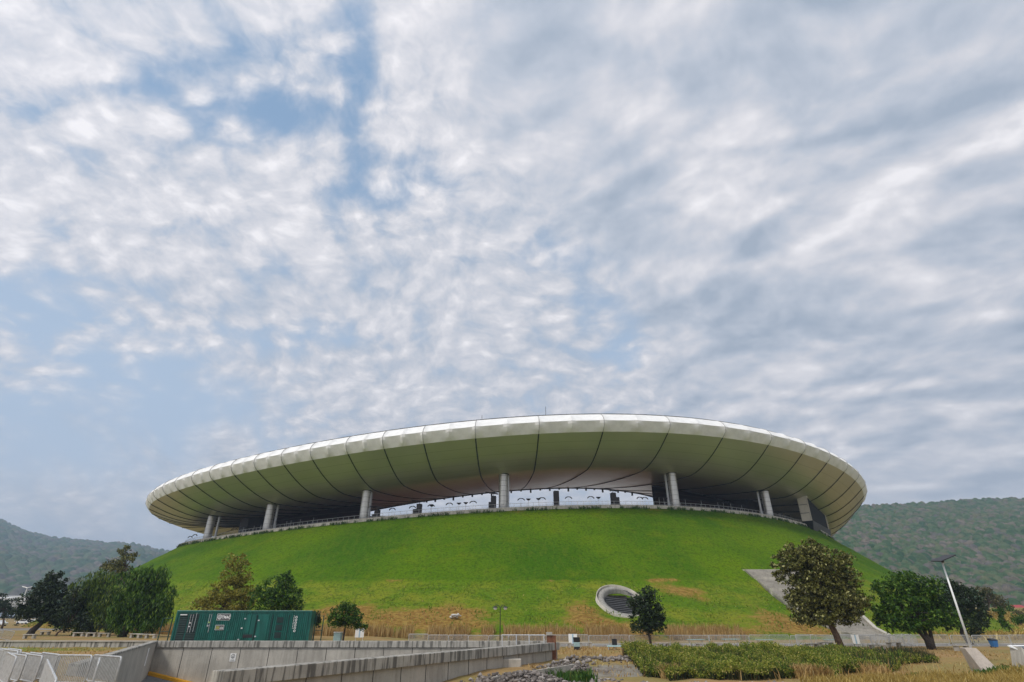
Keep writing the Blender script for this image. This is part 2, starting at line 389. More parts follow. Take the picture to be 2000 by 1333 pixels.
m_conc = concrete('grey_concrete', (.33, .30, .255), .25)
m_coping = concrete('stained_concrete', (.40, .375, .325), .75, 1.7)
m_panelc = concrete('pale_concrete', (.43, .395, .335), .14)
m_ring = concrete('rim_concrete', (.52, .48, .40), .15)
m_asph = simple('asphalt', (.13, .13, .13), .9, 0, .2, 2, .3)
m_yellow = simple('yellow_paint', (.62, .30, .01), .7, 0, .15, 2)
m_white = simple('white_roof_panel', (.80, .79, .76), .75, 0, .06, .7)
m_top = simple('roof_membrane', (.75, .75, .73), .7, 0, .05, .3)
m_seam = simple('dark_seam', (.012, .012, .012), .6, 0, .1)
m_seamw = simple('pale_seam', (.34, .33, .31), .5, 0, .1)
m_gal = simple('galvanised_steel', (.60, .61, .62), .42, .35, .15, 8)
m_bars = simple('painted_steel', (.46, .46, .45), .45, .2, .15, 8)
m_black = simple('black_metal', (.015, .015, .017), .5, 0, .2)
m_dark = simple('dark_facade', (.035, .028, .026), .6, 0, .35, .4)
m_red = simple('red_seats', (.11, .010, .010), .6, 0, .4, .8)
m_deck = simple('concourse_floor', (.10, .09, .08), .85, 0, .2, .3)
m_bark = simple('bark', (.10, .065, .045), .95, 0, .35, 6, .6)
m_barkd = simple('dark_bark', (.045, .035, .028), .95, 0, .35, 6, .6)
m_globe = simple('white_globe', (.8, .8, .78), .3, 0, .02)
m_cream = simple('cream_cladding', (.58, .52, .42), .5, 0, .08, .6)
# underside: satin metal panels
m_under = newmat('satin_soffit_panels'); p = GEO()
n1 = NZ3(p, .08, 4, .5); n2 = NZ3(p, 1.1, 4, .5)
pj = N('ShaderNodeAttribute', attribute_name='joint').outputs['Fac']; fj = M('FRACT', M('MULTIPLY', pj, .42)); jl = M('MULTIPLY', SS(fj, .955, .985), .45)
finish(m_under, PR(MIX(jl, MIX(SS(n1, .3, .7), (.50, .465, .38, 1), (.57, .53, .45, 1)), (.10, .09, .07, 1)), M('MULTIPLY_ADD', n2, .12, .28), .42, BUMP(n1, .10, .5)))
m_col = newmat('brushed_steel_cladding'); p = OBJ()
n1 = NZ3(OBJ((1, 1, .15)), 4, 3, .5); br = N('ShaderNodeMath', operation='FRACT')
sp = N('ShaderNodeSeparateXYZ'); setin(sp, 0, p); setin(br, 0, M('MULTIPLY', sp.outputs[2], .8))
finish(m_col, PR(MIX(SS(br.outputs[0], .94, .96), MIX(n1, (.52, .50, .46, 1), (.66, .64, .60, 1)), (.12, .12, .11, 1)), .38, .65))

# ------------------------------------------------------------------ ground sheet
def lines(segs):
    a = []
    for x0, x1, st in segs: a += list(np.arange(x0, x1, st))
    return np.array(a+[segs[-1][1]])
gx = lines([(-4200, -600, 300), (-600, -150, 30), (-150, -60, 5), (-60, -34, .8), (-34, 6, .25), (6, 50, .4), (50, 150, 5), (150, 600, 30), (600, 4200, 300)])
gy = lines([(-200, 0, 40), (0, 20, 4), (20, 57, .25), (57, 100, .7), (100, 260, 5), (260, 800, 40), (800, 4200, 300)])
GX, GY = np.meshgrid(gx, gy, indexing='ij'); GZ = gz(GX, GY)
ins = in_poly(GX, GY, TRENCH, .3)
GZ = np.where(ins, floor_z(GX)-.02, GZ)
me = gridmesh('ground', GX, GY, GZ)
def addattr(me, name, arr):
    a = me.attributes.new(name, 'FLOAT', 'POINT'); a.data.foreach_set('value', np.asarray(arr, np.float32).ravel())
blob = lambda X, Y, cx, cy, sx, sy: np.exp(-((X-cx)/sx)**2-((Y-cy)/sy)**2)
green = .42*smooth01((GX-.25*GY-25)/20)*smooth01((GY-72)/10) + .75*blob(GX, GY, -44, 50, 14, 5) + .5*blob(GX, GY, 3.5, 45, 3, 3) + .5*blob(GX, GY, 20, 62, 20, 2)
mud = 1.0*blob(GX, GY, 7.5, 46.0, 4.2, 2.2)+.6*blob(GX, GY, 12, 39, 9, 2)
paved = smooth01(1-abs(GY-72-.0*GX)/6)*smooth01((GX+14)/4)*(1-smooth01((GX-75)/10))+smooth01(1-abs(GY-128)/16)*smooth01((-GX-40)/10)
addattr(me, 'green', green); addattr(me, 'mud', mud); addattr(me, 'paved', np.clip(paved*1.4, 0, 1))
tag(link('ground', me, m_ground, None, True), 'dry brown ground and lawn around the stadium mound', 'ground', kind='structure')
# ramp floor with kerb
fx = np.linspace(-32.2, 3.8, 60); fy = np.linspace(24, 55.2, 40); FX, FY = np.meshgrid(fx, fy, indexing='ij')
mb = MB()
me = gridmesh('ramp_road', FX, FY, floor_z(FX)+.004)
bm = bmesh.new(); bm.from_mesh(me)
bad = [v for v in bm.verts if not bool(in_poly(np.array(v.co.x), np.array(v.co.y), TRENCH, .45))]
bmesh.ops.delete(bm, geom=bad, context='VERTS'); bm.to_mesh(me); bm.free()
tag(link('ramp_road', me, m_asph), 'grey asphalt ramp going down between concrete walls', 'road', kind='structure')
k = MB(); k.wall((-31.1, 53.8), (-21.6, 53.8), .49, -1.6, -1.24, -1.6-.2*9.5, -1.24-.2*9.5); 
tag(k.build('kerb', m_yellow), 'yellow painted kerb at the foot of the far ramp wall', 'kerb', kind='structure')

# ------------------------------------------------------------------ mound
ts = np.linspace(0, 2*np.pi, 721)[:-1]
offs = np.concatenate([np.linspace(OM, OBR, 46), np.linspace(OBR, OFT+3, 40)[1:]])
T_, O_ = np.meshgrid(ts, offs, indexing='ij'); B_, F_ = mshape(T_); O_ = np.where(O_ < OBR, OM+(O_-OM)/(OBR-OM)*(B_-OM), B_+(O_-OBR)/(OFT-OBR)*(F_-B_)); MX, MY = ring(T_, O_); MZ = mound_z(T_, O_)
MZ = MZ+(.10*np.sin(MX*.33+MY*.21)*np.sin(MY*.4-MX*.17)+.08*np.sin(MX*1.1)*np.sin(MY*.9+1))*np.clip((O_-OM)/3, 0, 1)
MZ += .35*np.exp(-((O_-B_)/1.0)**2)
PORTAL = onground(1213, 1178)
MZ = MZ-1.1*np.exp(-((MX-PORTAL.x)/4.5)**2-((MY-PORTAL.y+3.4)/2.)**2)
me = gridmesh('grass_mound', MX, MY, MZ, True)
hole = (np.hypot(MX-PORTAL.x-.2, (MY-PORTAL.y)/.80) < 3.0).ravel()
dead = np.zeros_like(MX)
for px, py, sx, sy, k_ in [(770, 1212, 17, 6, .9), (870, 1200, 9, 5, .75), (930, 1222, 9, 3, .8), (1140, 1192, 4, 5, .95), (1165, 1215, 8, 4, .8), (1330, 1158, 7, 6, .8), (1520, 1205, 7, 9, .75), (1590, 1232, 12, 4, .8), (680, 1190, 8, 5, .5), (1330, 1225, 22, 2.5, .35), (620, 1200, 12, 4, .8), (1400, 1236, 14, 2, .6)]:
    q = onground(px, py)
    if q: dead += k_*blob(MX, MY, q.x, q.y, sx*.75, sy*.75)
dead += .75*smooth01((O_-F_+7)/6)*(MX < 25)
dead += .30*np.exp(-((O_-(OM+.5))/.9)**2)*(np.sin(MX*.21+1)+np.sin(MX*.53) > .2)+.45*np.exp(-((O_-B_)/.5)**2)*(np.sin(MX*.19)*np.sin(MX*.071+2) > .35)  # rim spots are dead grass; along the break, shade lines painted as brown
addattr(me, 'dead', dead); addattr(me, 'low', smooth01((O_-B_+.6)/2.0))
tag(link('grass_mound', me, m_grass, None, True), 'steep green grass mound that carries the stadium roof ring', 'mound', kind='structure')
bm = bmesh.new(); bm.from_mesh(me); bm.verts.ensure_lookup_table(); bmesh.ops.delete(bm, geom=[bm.verts[i] for i in np.nonzero(hole)[0]], context='VERTS'); bm.to_mesh(me); bm.free()

# ------------------------------------------------------------------ stadium
st = empty('stadium', (XC, YC, 0))
tag(st, 'round stadium with white saucer roof ring on steel columns atop the green mound', 'stadium')
def P_in(o):                       # stadium children are built in world coordinates
    o.parent = st; o.matrix_parent_inverse = Matrix.Translation((-XC, -YC, 0)); return o
seam_t = [199., 205., 210.5, 215.8, 220.4, 224.6, 229.0, 232.8, 236.7, 240.3, 244.1, 247.8, 252.0, 256.0, 260.2, 265.5, 271.9, 278.6, 285.9, 292.9, 299.8, 306.1, 312.0, 317.6, 323., 328.3, 333.5, 338.7, 344, 349.3, 354.6]
t0 = seam_t[-1]
nrest = 34; seam_t = seam_t+[t0+(360+seam_t[0]-t0)*i/nrest for i in range(1, nrest)]
seam_t = [math.radians(a) for a in seam_t]
def hcol(t):                       # clear height under the soffit at the column line
    d = (np.degrees(t) % 360)-281
    return 7.0+2.3*np.exp(-(d/20.)**2)
def soffit(t, v):                  # v 0 outer lip .. 1 inner edge ; returns off, z
    zo = harm(HR, t); zc = harm(HM, t)+hcol(t); zi = np.maximum(harm(HI, t), harm(HM, t)+7.5)
    o1 = OM-2.5
    vc = .30
    a = np.clip(v/vc, 0, 1); b_ = np.clip((v-vc)/(1-vc), 0, 1)
    off = np.where(v < vc, a*o1, o1+b_*(OI-o1))
    # quadratic-ish profile through lip, column line, inner edge, smooth at the column line
    s1 = (zi-zc)/(OI-o1)*.9
    z1 = zo+(zc-zo)*(1-(1-a)**1.75)
    z2 = zc+(zi-zc)*(b_**1.6)
    return off, np.where(v < vc, z1, z2)
tt = []
for i in range(len(seam_t)):
    a = seam_t[i]; b_ = seam_t[(i+1) % len(seam_t)]
    if b_ < a: b_ += 2*math.pi
    tt += list(a+(b_-a)*np.arange(8)/8)
tt = np.array(tt); vv = np.linspace(0, 1, 41)
T2, V2 = np.meshgrid(tt, vv, indexing='ij'); OFF, ZZ = soffit(T2, V2)
SX, SY = ring(T2, OFF)
me = gridmesh('soffit', SX, SY, ZZ, True); a_ = me.attributes.new('joint', 'FLOAT', 'POINT'); a_.data.foreach_set('value', (-OFF+200).astype(np.float32).ravel()); P_in(link('soffit', me, m_under, None, True))
# roof top membrane
T3, V3 = np.meshgrid(tt, np.linspace(0, 1, 10), indexing='ij')
OF3 = -1.6+V3*(OI+1.6); Z3 = harm(HR, T3)+5.0+V3*(np.maximum(harm(HI, T3), harm(HM, T3)+7.5)+2.5-harm(HR, T3)-5.0)+.6*np.sin(V3*math.pi)
X3, Y3 = ring(T3, OF3); P_in(link('roof', gridmesh('roof', X3, Y3, Z3, True), m_top, None, True))
# inner edge band
T4, V4 = np.meshgrid(tt, np.array([0., 1.]), indexing='ij'); X4, Y4 = ring(T4, OI+0*V4)
P_in(link('inner_fascia', gridmesh('inner_fascia', X4, Y4, np.maximum(harm(HI, T4), harm(HM, T4)+7.5)+V4*2.5-.35, True), m_black))
# white rim: two half bays per bay; smooth at ribs, creased in between
def rimprof(w):                    # w 0 rib .. 1 mid panel ; list of (doff, dz) bottom to top
    arc = [(0, 0), (.68, .5), (1.2, 1.15), (1.48, 1.85), (1.45, 2.55), (1.02, 3.35), (.34, 4.05), (-.6, 4.6), (-1.7, 5.0)]
    cre = [(0, 0), (.35, .6), (.7, 1.2), (1.05, 1.8), (1.40, 2.4), (.62, 3.05), (-.15, 3.7), (-.92, 4.35), (-1.7, 5.0)]
    return [(a[0]+(c[0]-a[0])*w, a[1]+(c[1]-a[1])*w) for a, c in zip(arc, cre)]
rt = []; rw = []
for i in range(len(seam_t)):
    a = seam_t[i]; b_ = seam_t[(i+1) % len(seam_t)]
    if b_ < a: b_ += 2*math.pi
    for h in range(2):
        for j in range(8):
            u = j/8; rt.append(a+(b_-a)*(h+u)/2); rw.append(math.sin(math.pi*u)**.4)
rt = np.array(rt); RX = []; RY = []; RZ = []
for t_, w_ in zip(rt, rw):
    pr = rimprof(w_)
    o_ = np.array([q[0] for q in pr]); z_ = np.array([q[1] for q in pr])
    x_, y_ = ring(t_, o_); RX.append(x_); RY.append(y_); RZ.append(harm(HR, t_)+z_)
RX = np.array(RX); RY = np.array(RY); RZ = np.array(RZ)
me = gridmesh('roof_rim', RX, RY, RZ, True)
ro = link('roof_rim', me, m_white, None, True); P_in(ro)
try: me.set_sharp_from_angle(angle=R(16))
except Exception: pass
# gutter rail behind the rim
g1 = MB(); pts = []
for t_ in np.linspace(0, 2*math.pi, 181):
    x_, y_ = ring(t_, -2.2); pts.append((x_, y_, harm(HR, t_)+5.25))
g1.tube(pts, .11, 5, False); P_in(g1.build('gutter_rail', m_black))
# seams : dark joints under the soffit and pale ribs over the rim
for t_ in seam_t:
    v_ = np.linspace(0, 1, 22); o_, z_ = soffit(np.full_like(v_, t_), v_); x_, y_ = ring(t_, o_)
    s = MB(); s.tube([(a, b2, c-.03) for a, b2, c in zip(x_, y_, z_)], .15, 4, False); P_in(s.build('soffit_seam', m_seam))
    pr = rimprof(0.); s = MB(); q = []
    for do, dz_ in pr:
        x1, y1 = ring(t_, do+.02); q.append((x1, y1, harm(HR, t_)+dz_))
    s.tube(q, .075, 5, False); P_in(s.build('rim_seam', m_seamw))
# fixtures hung on the inner edge
for i, t_ in enumerate(np.radians(np.arange(246, 306, 2.6))):
    x_, y_ = ring(t_, OI); z_ = max(harm(HI, t_), harm(HM, t_)+7.5)
    s = MB(); s.box(x_-.28, x_+.28, y_-.3, y_+.3, z_-.35-[.3, .55, .25, .9][i % 4], z_-.3); P_in(s.build('floodlight', m_black))
# columns
def column(t_, r=1.12, off=OM-2.5, name='column', mat=m_col, end_ring=True):
    x_, y_ = ring(t_, off); zb = harm(HM, t_)-.6; zt = harm(HM, t_)+hcol(t_)+.35
    if off < OM-4:
        o2 = (off-(OM-2.5))/(OI-(OM-2.5)); zi = max(harm(HI, t_), harm(HM, t_)+7.5); zt += (zi-harm(HM, t_)-hcol(t_))*o2**1.6+.2
    s = MB(); s.lathe([(r, 0), (r, zt-zb)], 28)
    o = s.build(name, mat, None, True); o.location = (x_, y_, zb); P_in(o)
    if end_ring:  # added black ring stands in for the small shadow at the column top
        c_ = MB(); c_.lathe([(r*1.02, zt-zb-.35), (r*1.22, zt-zb-.3), (r*1.25, zt-zb-.05), (r*1.02, zt-zb+.3)], 28)
        cc = c_.build('end_ring', m_black, o, True)
for a in (219.4, 235.5, 250.9, 268.2, 290.2, 307.1): column(R(a))
for a in (168, 150, 132, 114, 96, 78, 60, 42, 24, 5, 345, 186): column(R(a))
for a in (235.75, 251.05, 289.85, 306.75, 220.0, 268.75): column(R(a), .36, OM-4.2, 'pipe_column', m_gal, False)
# concourse: parapet kerb ring, deck, bowl seats, rear facade
def ringband(name, ts_, rows, mat, closed=True, smooth=False):   # rows: list of (off, zfunc)
    X = []; Y = []; Z = []
    for o_, zf in rows:
        x_, y_ = ring(ts_, o_+0*ts_); X.append(x_); Y.append(y_); Z.append(zf(ts_))
    return P_in(link(name, gridmesh(name, np.array(X).T, np.array(Y).T, np.array(Z).T, closed), mat, None, smooth))
hm = lambda d: (lambda t: harm(HM, t)+d)
ringband('rim_parapet', ts, [(OM+.15, hm(-1.0)), (OM+.15, hm(0.)), (OM-.45, hm(0.05)), (OM-.45, hm(-.45))], m_ring)
ringband('concourse_deck', ts, [(OM-.4, hm(-.4)), (-30., hm(-.4))], m_deck)
ringband('seating_bowl', ts, [(-30., hm(-.4)), (-42., hm(-7.)), (-52, hm(-13)), (-75, hm(-21))], m_red)
rd = MB(); pts = []; 
for t_ in np.radians(np.arange(196, 346, .75)):
    x_, y_ = ring(t_, OM-1.2); z_ = harm(HM, t_)-.4; pts.append((x_, y_, z_+1.45)); rd.tube([(x_, y_, z_), (x_, y_, z_+1.45)], .04, 4)
rd.tube(pts, .045, 5, False); rd.tube([(a, b2, c-.6) for a, b2, c in pts], .03, 4, False); P_in(rd.build('railing', m_gal))
# rear stair cores and boxes under the roof on both flanks
def core(name, a0, a1, o0, o1, h, mat, rows=0):
    s = MB(); t_ = np.radians(np.linspace(a0, a1, 7))
    for i in range(6):
        p4 = []
        for (tq, oq) in ((t_[i], o0), (t_[i+1], o0), (t_[i+1], o1), (t_[i], o1)):
            x_, y_ = ring(tq, oq); p4.append((x_, y_, harm(HM, tq)-.4))
        s.quadbox(p4+[(q[0], q[1], q[2]+h) for q in p4])
    return P_in(s.build(name, mat))
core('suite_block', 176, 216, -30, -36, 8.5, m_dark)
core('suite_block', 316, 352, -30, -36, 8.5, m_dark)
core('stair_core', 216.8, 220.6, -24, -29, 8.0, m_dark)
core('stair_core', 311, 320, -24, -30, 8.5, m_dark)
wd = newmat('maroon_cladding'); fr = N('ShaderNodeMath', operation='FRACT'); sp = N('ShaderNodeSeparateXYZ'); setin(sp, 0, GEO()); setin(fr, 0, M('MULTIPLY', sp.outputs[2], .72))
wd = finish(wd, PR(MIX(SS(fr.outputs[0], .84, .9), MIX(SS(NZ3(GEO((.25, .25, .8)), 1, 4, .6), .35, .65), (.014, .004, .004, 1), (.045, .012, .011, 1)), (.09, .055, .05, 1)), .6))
def gallery(a0, a1, off, name='upper_gallery'):
    t_ = np.radians(np.linspace(a0, a1, 30)); v_ = np.full_like(t_, .30+.70*(off-(OM-2.5))/(OI-(OM-2.5)))
    o_, z_ = soffit(t_, v_); x_, y_ = ring(t_, o_); x2, y2 = ring(t_, o_-1.); zb_ = harm(HM, t_)-.5
    X = np.stack([x_, x_, x2, x2], 1); Y = np.stack([y_, y_, y2, y2], 1); Z = np.stack([zb_, z_+.1, z_+.1, zb_], 1)
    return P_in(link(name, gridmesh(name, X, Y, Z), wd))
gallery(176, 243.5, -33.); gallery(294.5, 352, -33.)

# ------------------------------------------------------------------ hills
def crowns(X, Y, cell, seed):      # jittered-grid tree crowns: height bump and a value per crown
    r_ = np.random.default_rng(seed); n = 256
    jx, jy, jr, jc = r_.random((n, n)), r_.random((n, n)), r_.random((n, n)), r_.random((n, n))
    ix = np.floor(X/cell).astype(int); iy = np.floor(Y/cell).astype(int)
    best = np.zeros(X.shape); val = np.full(X.shape, .5)
    for a in (-1, 0, 1):
        for b_ in (-1, 0, 1):
            i, j = (ix+a) % n, (iy+b_) % n
            cx = (ix+a+jx[i, j])*cell; cy = (iy+b_+jy[i, j])*cell; rad = cell*(.55+.55*jr[i, j])
            h = np.sqrt(np.clip(rad**2-(X-cx)**2-(Y-cy)**2, 0, None))*(.8+.5*jr[i, j])
            m_ = h > best; best = np.where(m_, h, best); val = np.where(m_, jc[i, j], val)
    return best, val
def fbm(X, Y, sc, seed):
    r_ = np.random.default_rng(seed); out_ = 0; amp = 1
    for o_ in range(5):
        th = r_.random(4)*6.28; k_ = sc*2**o_
        out_ = out_+amp*(np.sin((X*math.cos(th[0])+Y*math.sin(th[0]))*k_+th[1])*np.sin((X*math.cos(th[2])+Y*math.sin(th[2]))*k_*1.2+th[3])); amp *= .5
    return out_
m_forest = newmat('dry_forest_canopy')
tv = N('ShaderNodeAttribute', attribute_name='tree').outputs['Fac']; n1 = NZ3(GEO(), .012, 4, .6); n2 = NZ3(GEO(), .25, 3, .6)
rp = N('ShaderNodeValToRGB'); setin(rp, 0, M('MULTIPLY_ADD', M('SUBTRACT', n1, .5), .9, tv))
r_ = rp.color_ramp; r_.elements[0].color = (.028, .070, .032, 1); r_.elements[1].color = (.160, .135, .105, 1); r_.elements[1].position = .95
for a_, c_ in ((.3, (.055, .100, .042)), (.5, (.080, .115, .055)), (.68, (.125, .125, .068)), (.82, (.095, .090, .085))): e = r_.elements.new(a_); e.color = c4(c_)
fc_ = MIX(M('MULTIPLY', SS(n2, .45, .7), .5), rp.outputs[0], (.02, .03, .012, 1))
finish(m_forest, PR(fc_, 1, 0, None, .05))
def hill(name, az0, az1, naz, d_toe, d_crest, crest, nd, cell, seed, lbl, toe_z=8, back=.25):
    az = np.linspace(az0, az1, naz); dn = np.linspace(0, 1, nd)**1.1; dn = np.concatenate([dn, [1+back*.5, 1+back]])
    A, Dn = np.meshgrid(az, dn, indexing='ij'); D = d_toe+(d_crest-d_toe)*Dn; tn = np.tan(np.radians(A)); Y = D; X = tn*D
    cz = np.interp(A, crest[0], crest[1])*d_crest+EYE
    k_ = np.clip(Dn, 0, 1); prof = k_**1.12
    Z = toe_z*0+(cz+0)*prof
    Z = np.where(Dn > 1, cz*(1-(Dn-1)*1.2), Z)
    env = np.sin(np.clip(Dn, 0, 1)*math.pi)**.8
    Z += fbm(X, Y, 1/170., seed)*13*env
    cb, cv = crowns(X, Y, cell, seed); cb2, cv2 = crowns(X+37, Y+11, cell*.6, seed+1)
    hh = np.maximum(cb, cb2*.9); v_ = np.where(cb > cb2*.9, cv, cv2)
    Z += hh*1.15
    me = gridmesh(name, X, Y, Z); addattr(me, 'tree', v_)
    tag(link(name, me, m_forest, None, False), lbl, 'hill', kind='structure')
hill('wooded_hill', 26, 46, 820, 330, 900, ([8, 20, 28, 32, 36.5, 40, 43, 50], [.055, .115, .159, .1715, .177, .184, .185, .194]), 460, 4.6, 3, 'wooded hill with green and brown tree crowns right of the stadium')
hill('distant_hill', -52, -14, 620, 700, 1900, ([-52, -43.5, -42.24, -40.9, -39.5, -37.4, -35.5, -33.5, -31.1, -27, -14], [.15, .150, .147, .131, .120, .113, .109, .106, .096, .07, .05]), 300, 11, 5, 'blue hazy hill far behind the trees on the left')

# ------------------------------------------------------------------ trees
def leaves(centres, radii, per, size, seed, flat=.85, droop=0.):
    r_ = np.random.default_rng(seed); n = len(centres)
    c = np.repeat(np.asarray(centres), per, 0); rr = np.repeat(np.asarray(radii), per)[:, None]
    off = r_.normal(size=c.shape); off /= np.linalg.norm(off, axis=1)[:, None]; off *= r_.random((len(c), 1))**.45
    off[:, 2] *= flat
    pos = c+off*rr
    if droop: pos[:, 2] -= droop*r_.random(len(c))*rr[:, 0]
    a = r_.normal(size=pos.shape); a /= np.linalg.norm(a, axis=1)[:, None]
    if droop: a[:, 2] -= 1.6; a /= np.linalg.norm(a, axis=1)[:, None]
    b_ = np.cross(a, r_.normal(size=pos.shape)); b_ /= np.linalg.norm(b_, axis=1)[:, None]
    s = size*(.6+.8*r_.random((len(pos), 1)))
    la = a*s*(2.2 if droop else 1.0); lb = b_*s*.5
    V = np.stack([pos-la, pos+lb, pos+la, pos-lb], 1).reshape(-1, 3)
    return V, np.arange(len(V)).reshape(-1, 4)
L_dark = leafmat('dark_leaves', (.006, .016, .004), (.022, .042, .009), (.06, .09, .03), .10)
L_mid = leafmat('green_leaves', (.014, .050, .004), (.075, .160, .012), (.20, .30, .04), .28)
L_willow = leafmat('willow_leaves', (.022, .055, .006), (.115, .180, .018), (.26, .30, .05), .28)
L_yell = leafmat('yellow_green_leaves', (.05, .075, .014), (.13, .16, .03), (.22, .22, .06), .28)
L_olive = leafmat('olive_brown_leaves', (.085, .090, .010), (.270, .240, .028), (.46, .40, .10), .32)
L_dusty = leafmat('dusty_olive_leaves', (.036, .042, .008), (.175, .175, .038), (.46, .44, .18), .22)
L_brown = leafmat('dry_brown_leaves', (.06, .07, .02), (.12, .10, .035), (.16, .14, .06), .2)
def tree(label, base, blobs, leaf, lmat, bark=m_bark, trunk_r=.16, lean=(0, 0), trunk_top=None, dens=1., clump=.42, size=.11, seed=1, droop=0., stems=1, name='tree', group=None, per=34):
    """blobs: (dx, dz, rx, rz) metres relative to the trunk base"""
    r_ = np.random.default_rng(seed); t = empty(name, base); tag(t, label, 'tree', group)
    cs, rs = [], []
    for (dx, dz, rx, rz) in blobs:
        n = int(dens*6.6*rx*rz*max(rx, .8)/(clump*2)**3*1.4)+6
        u = r_.normal(size=(n, 3)); u /= np.linalg.norm(u, axis=1)[:, None]; u *= (r_.random((n, 1))**.38)
        p_ = u*np.array([rx, rx*.85, rz])+np.array([dx, 0, dz]); cs.append(p_); rs.append(clump*(.55+.8*r_.random(n)))
    cs = np.concatenate(cs); rs = np.concatenate(rs)
    V, F = leaves(cs, rs, per, size, seed, .8, droop)
    link('crown', npmesh('crown', V, F), lmat, t)
    cz = float(np.mean([b_[1] for b_ in blobs])); cx = float(np.mean([b_[0] for b_ in blobs]))
    zt = trunk_top if trunk_top else max(.8, min(b_[1]-b_[3] for b_ in blobs)+.5)
    mb = MB()
    for s_ in range(stems):
        o_ = (s_-(stems-1)/2)*.35
        tp = Vector((cx*.35+lean[0]+o_*2.5, o_*.6, zt))
        mb.tube([(o_*.5, 0, -.15), (o_*.8+lean[0]*.35, 0, zt*.4), tp, (cx+o_*3, 0, cz+.2)], [trunk_r*1.25, trunk_r, trunk_r*.75, trunk_r*.25], 9)
        for k_ in range(9):
            j = r_.integers(len(cs)); e_ = Vector(cs[j]); md = tp.lerp(e_, .5)+Vector((0, 0, -.15*abs(e_.x)))
            st_ = tp.lerp(Vector((cx, 0, cz)), r_.random()*.7)
            mb.tube([st_, st_.lerp(e_, .5)+Vector((0, 0, .12)), e_], [trunk_r*.4, trunk_r*.25, trunk_r*.08], 6)
    mb.build('trunk', bark, t, True)
    return t
def tpx(label, bx, by, D, pb, lmat, **k):
    """pb: crown blobs as (photo x, photo y, rx, ry); converted to metres at distance D"""
    X = AX(bx, D); zb = max(g(X, D), mz(X, D)) if by is None else EYE-(by-1203)*D/1329
    bl = []
    for (x, y, rx, ry) in pb:
        q = at(x, y, D); bl.append((q.x-X, q.z-zb, rx*D/1184., ry*D/1300.))
    return tree(label, (X, D, zb), bl, None, lmat, **k)
tpx('dark broad tree with a leaning trunk left of the willows', 70, None, 86, [(95, 1160, 36, 32), (62, 1178, 24, 24), (108, 1136, 22, 20), (85, 1196, 42, 20), (128, 1180, 26, 30), (52, 1196, 18, 12), (110, 1208, 32, 16)], L_dark, bark=m_barkd, trunk_r=.42, seed=2, clump=.62, size=.17, lean=(.8, 0), dens=1.15)
tpx('dark tree with a thin pale stem between the leaning tree and the willows', 121, None, 84, [(150, 1172, 22, 30), (140, 1200, 26, 26), (160, 1215, 22, 18)], L_dark, trunk_r=.12, seed=3, clump=.6, size=.16, lean=(.5, 0))
tpx('yellow green willow with hanging branches left of the dark green willow', 190, None, 86, [(180, 1160, 34, 32), (160, 1150, 22, 22), (200, 1128, 28, 20), (215, 1175, 34, 38), (172, 1192, 30, 30), (215, 1205, 36, 24), (165, 1215, 26, 16)], L_willow, bark=m_barkd, trunk_r=.35, seed=4, clump=.65, size=.12, droop=1.2, dens=1.15)
tpx('large dark green willow with hanging branches left of the green container', 250, None, 80, [(285, 1135, 38, 30), (262, 1120, 28, 20), (310, 1118, 24, 18), (315, 1160, 26, 36), (270, 1170, 42, 38), (300, 1195, 36, 30), (250, 1200, 36, 28), (285, 1215, 34, 16)], L_mid, bark=m_barkd, trunk_r=.5, seed=5, clump=.65, size=.12, droop=1.3, dens=1.2)
tpx('tall thin tree rising behind the two willows', 238, None, 112, [(240, 1078, 13, 14), (236, 1095, 17, 14), (258, 1085, 8, 10), (228, 1112, 20, 12), (208, 1108, 12, 12), (242, 1125, 22, 20)], L_dusty, trunk_r=.22, seed=6, clump=.7, size=.2, dens=1.0, trunk_top=9)
tpx('small dark round tree at the far left edge by the lawn', 12, None, 128, [(10, 1180, 20, 18), (-6, 1172, 16, 14), (12, 1196, 16, 10)], L_dark, trunk_r=.2, seed=7, clump=.7, size=.2)
tpx('olive brown tree with a tall narrow top behind the green container', 440, None, 72, [(462, 1100, 26, 20), (462, 1125, 32, 24), (445, 1150, 34, 20), (425, 1168, 38, 18), (475, 1165, 38, 26), (400, 1182, 26, 14), (450, 1190, 50, 14)], L_olive, trunk_r=.25, seed=8, clump=.5, size=.13, dens=.8, per=30)
tpx('green leafy tree behind the right half of the green container', 540, None, 69, [(562, 1130, 18, 14), (545, 1142, 30, 18), (520, 1158, 30, 16), (555, 1165, 36, 24), (530, 1180, 44, 18), (575, 1182, 24, 16)], L_mid, trunk_r=.22, seed=9, clump=.5, size=.13, dens=1.0)
tpx('small round dark green tree with a thin trunk right of the container', 676, None, 66, [(672, 1200, 27, 22), (690, 1208, 22, 18), (655, 1210, 16, 14), (705, 1222, 13, 9), (678, 1186, 18, 12)], L_mid, bark=m_barkd, trunk_r=.09, seed=10, clump=.36, size=.10, dens=1.2)
tpx('small dark bush tree behind the fence posts beside the container', 618, None, 63, [(618, 1207, 11, 12), (614, 1216, 10, 8)], L_dark, trunk_r=.07, seed=11, clump=.3, size=.09)
tpx('dark green oval tree with a thin trunk in front of the round portal', 1266, None, 67, [(1262, 1163, 24, 18), (1250, 1182, 26, 20), (1272, 1188, 27, 24), (1262, 1210, 32, 22), (1256, 1226, 26, 12), (1280, 1218, 20, 18)], L_dark, bark=m_barkd, trunk_r=.13, seed=12, clump=.42, size=.12, dens=.95, lean=(-.15, 0))
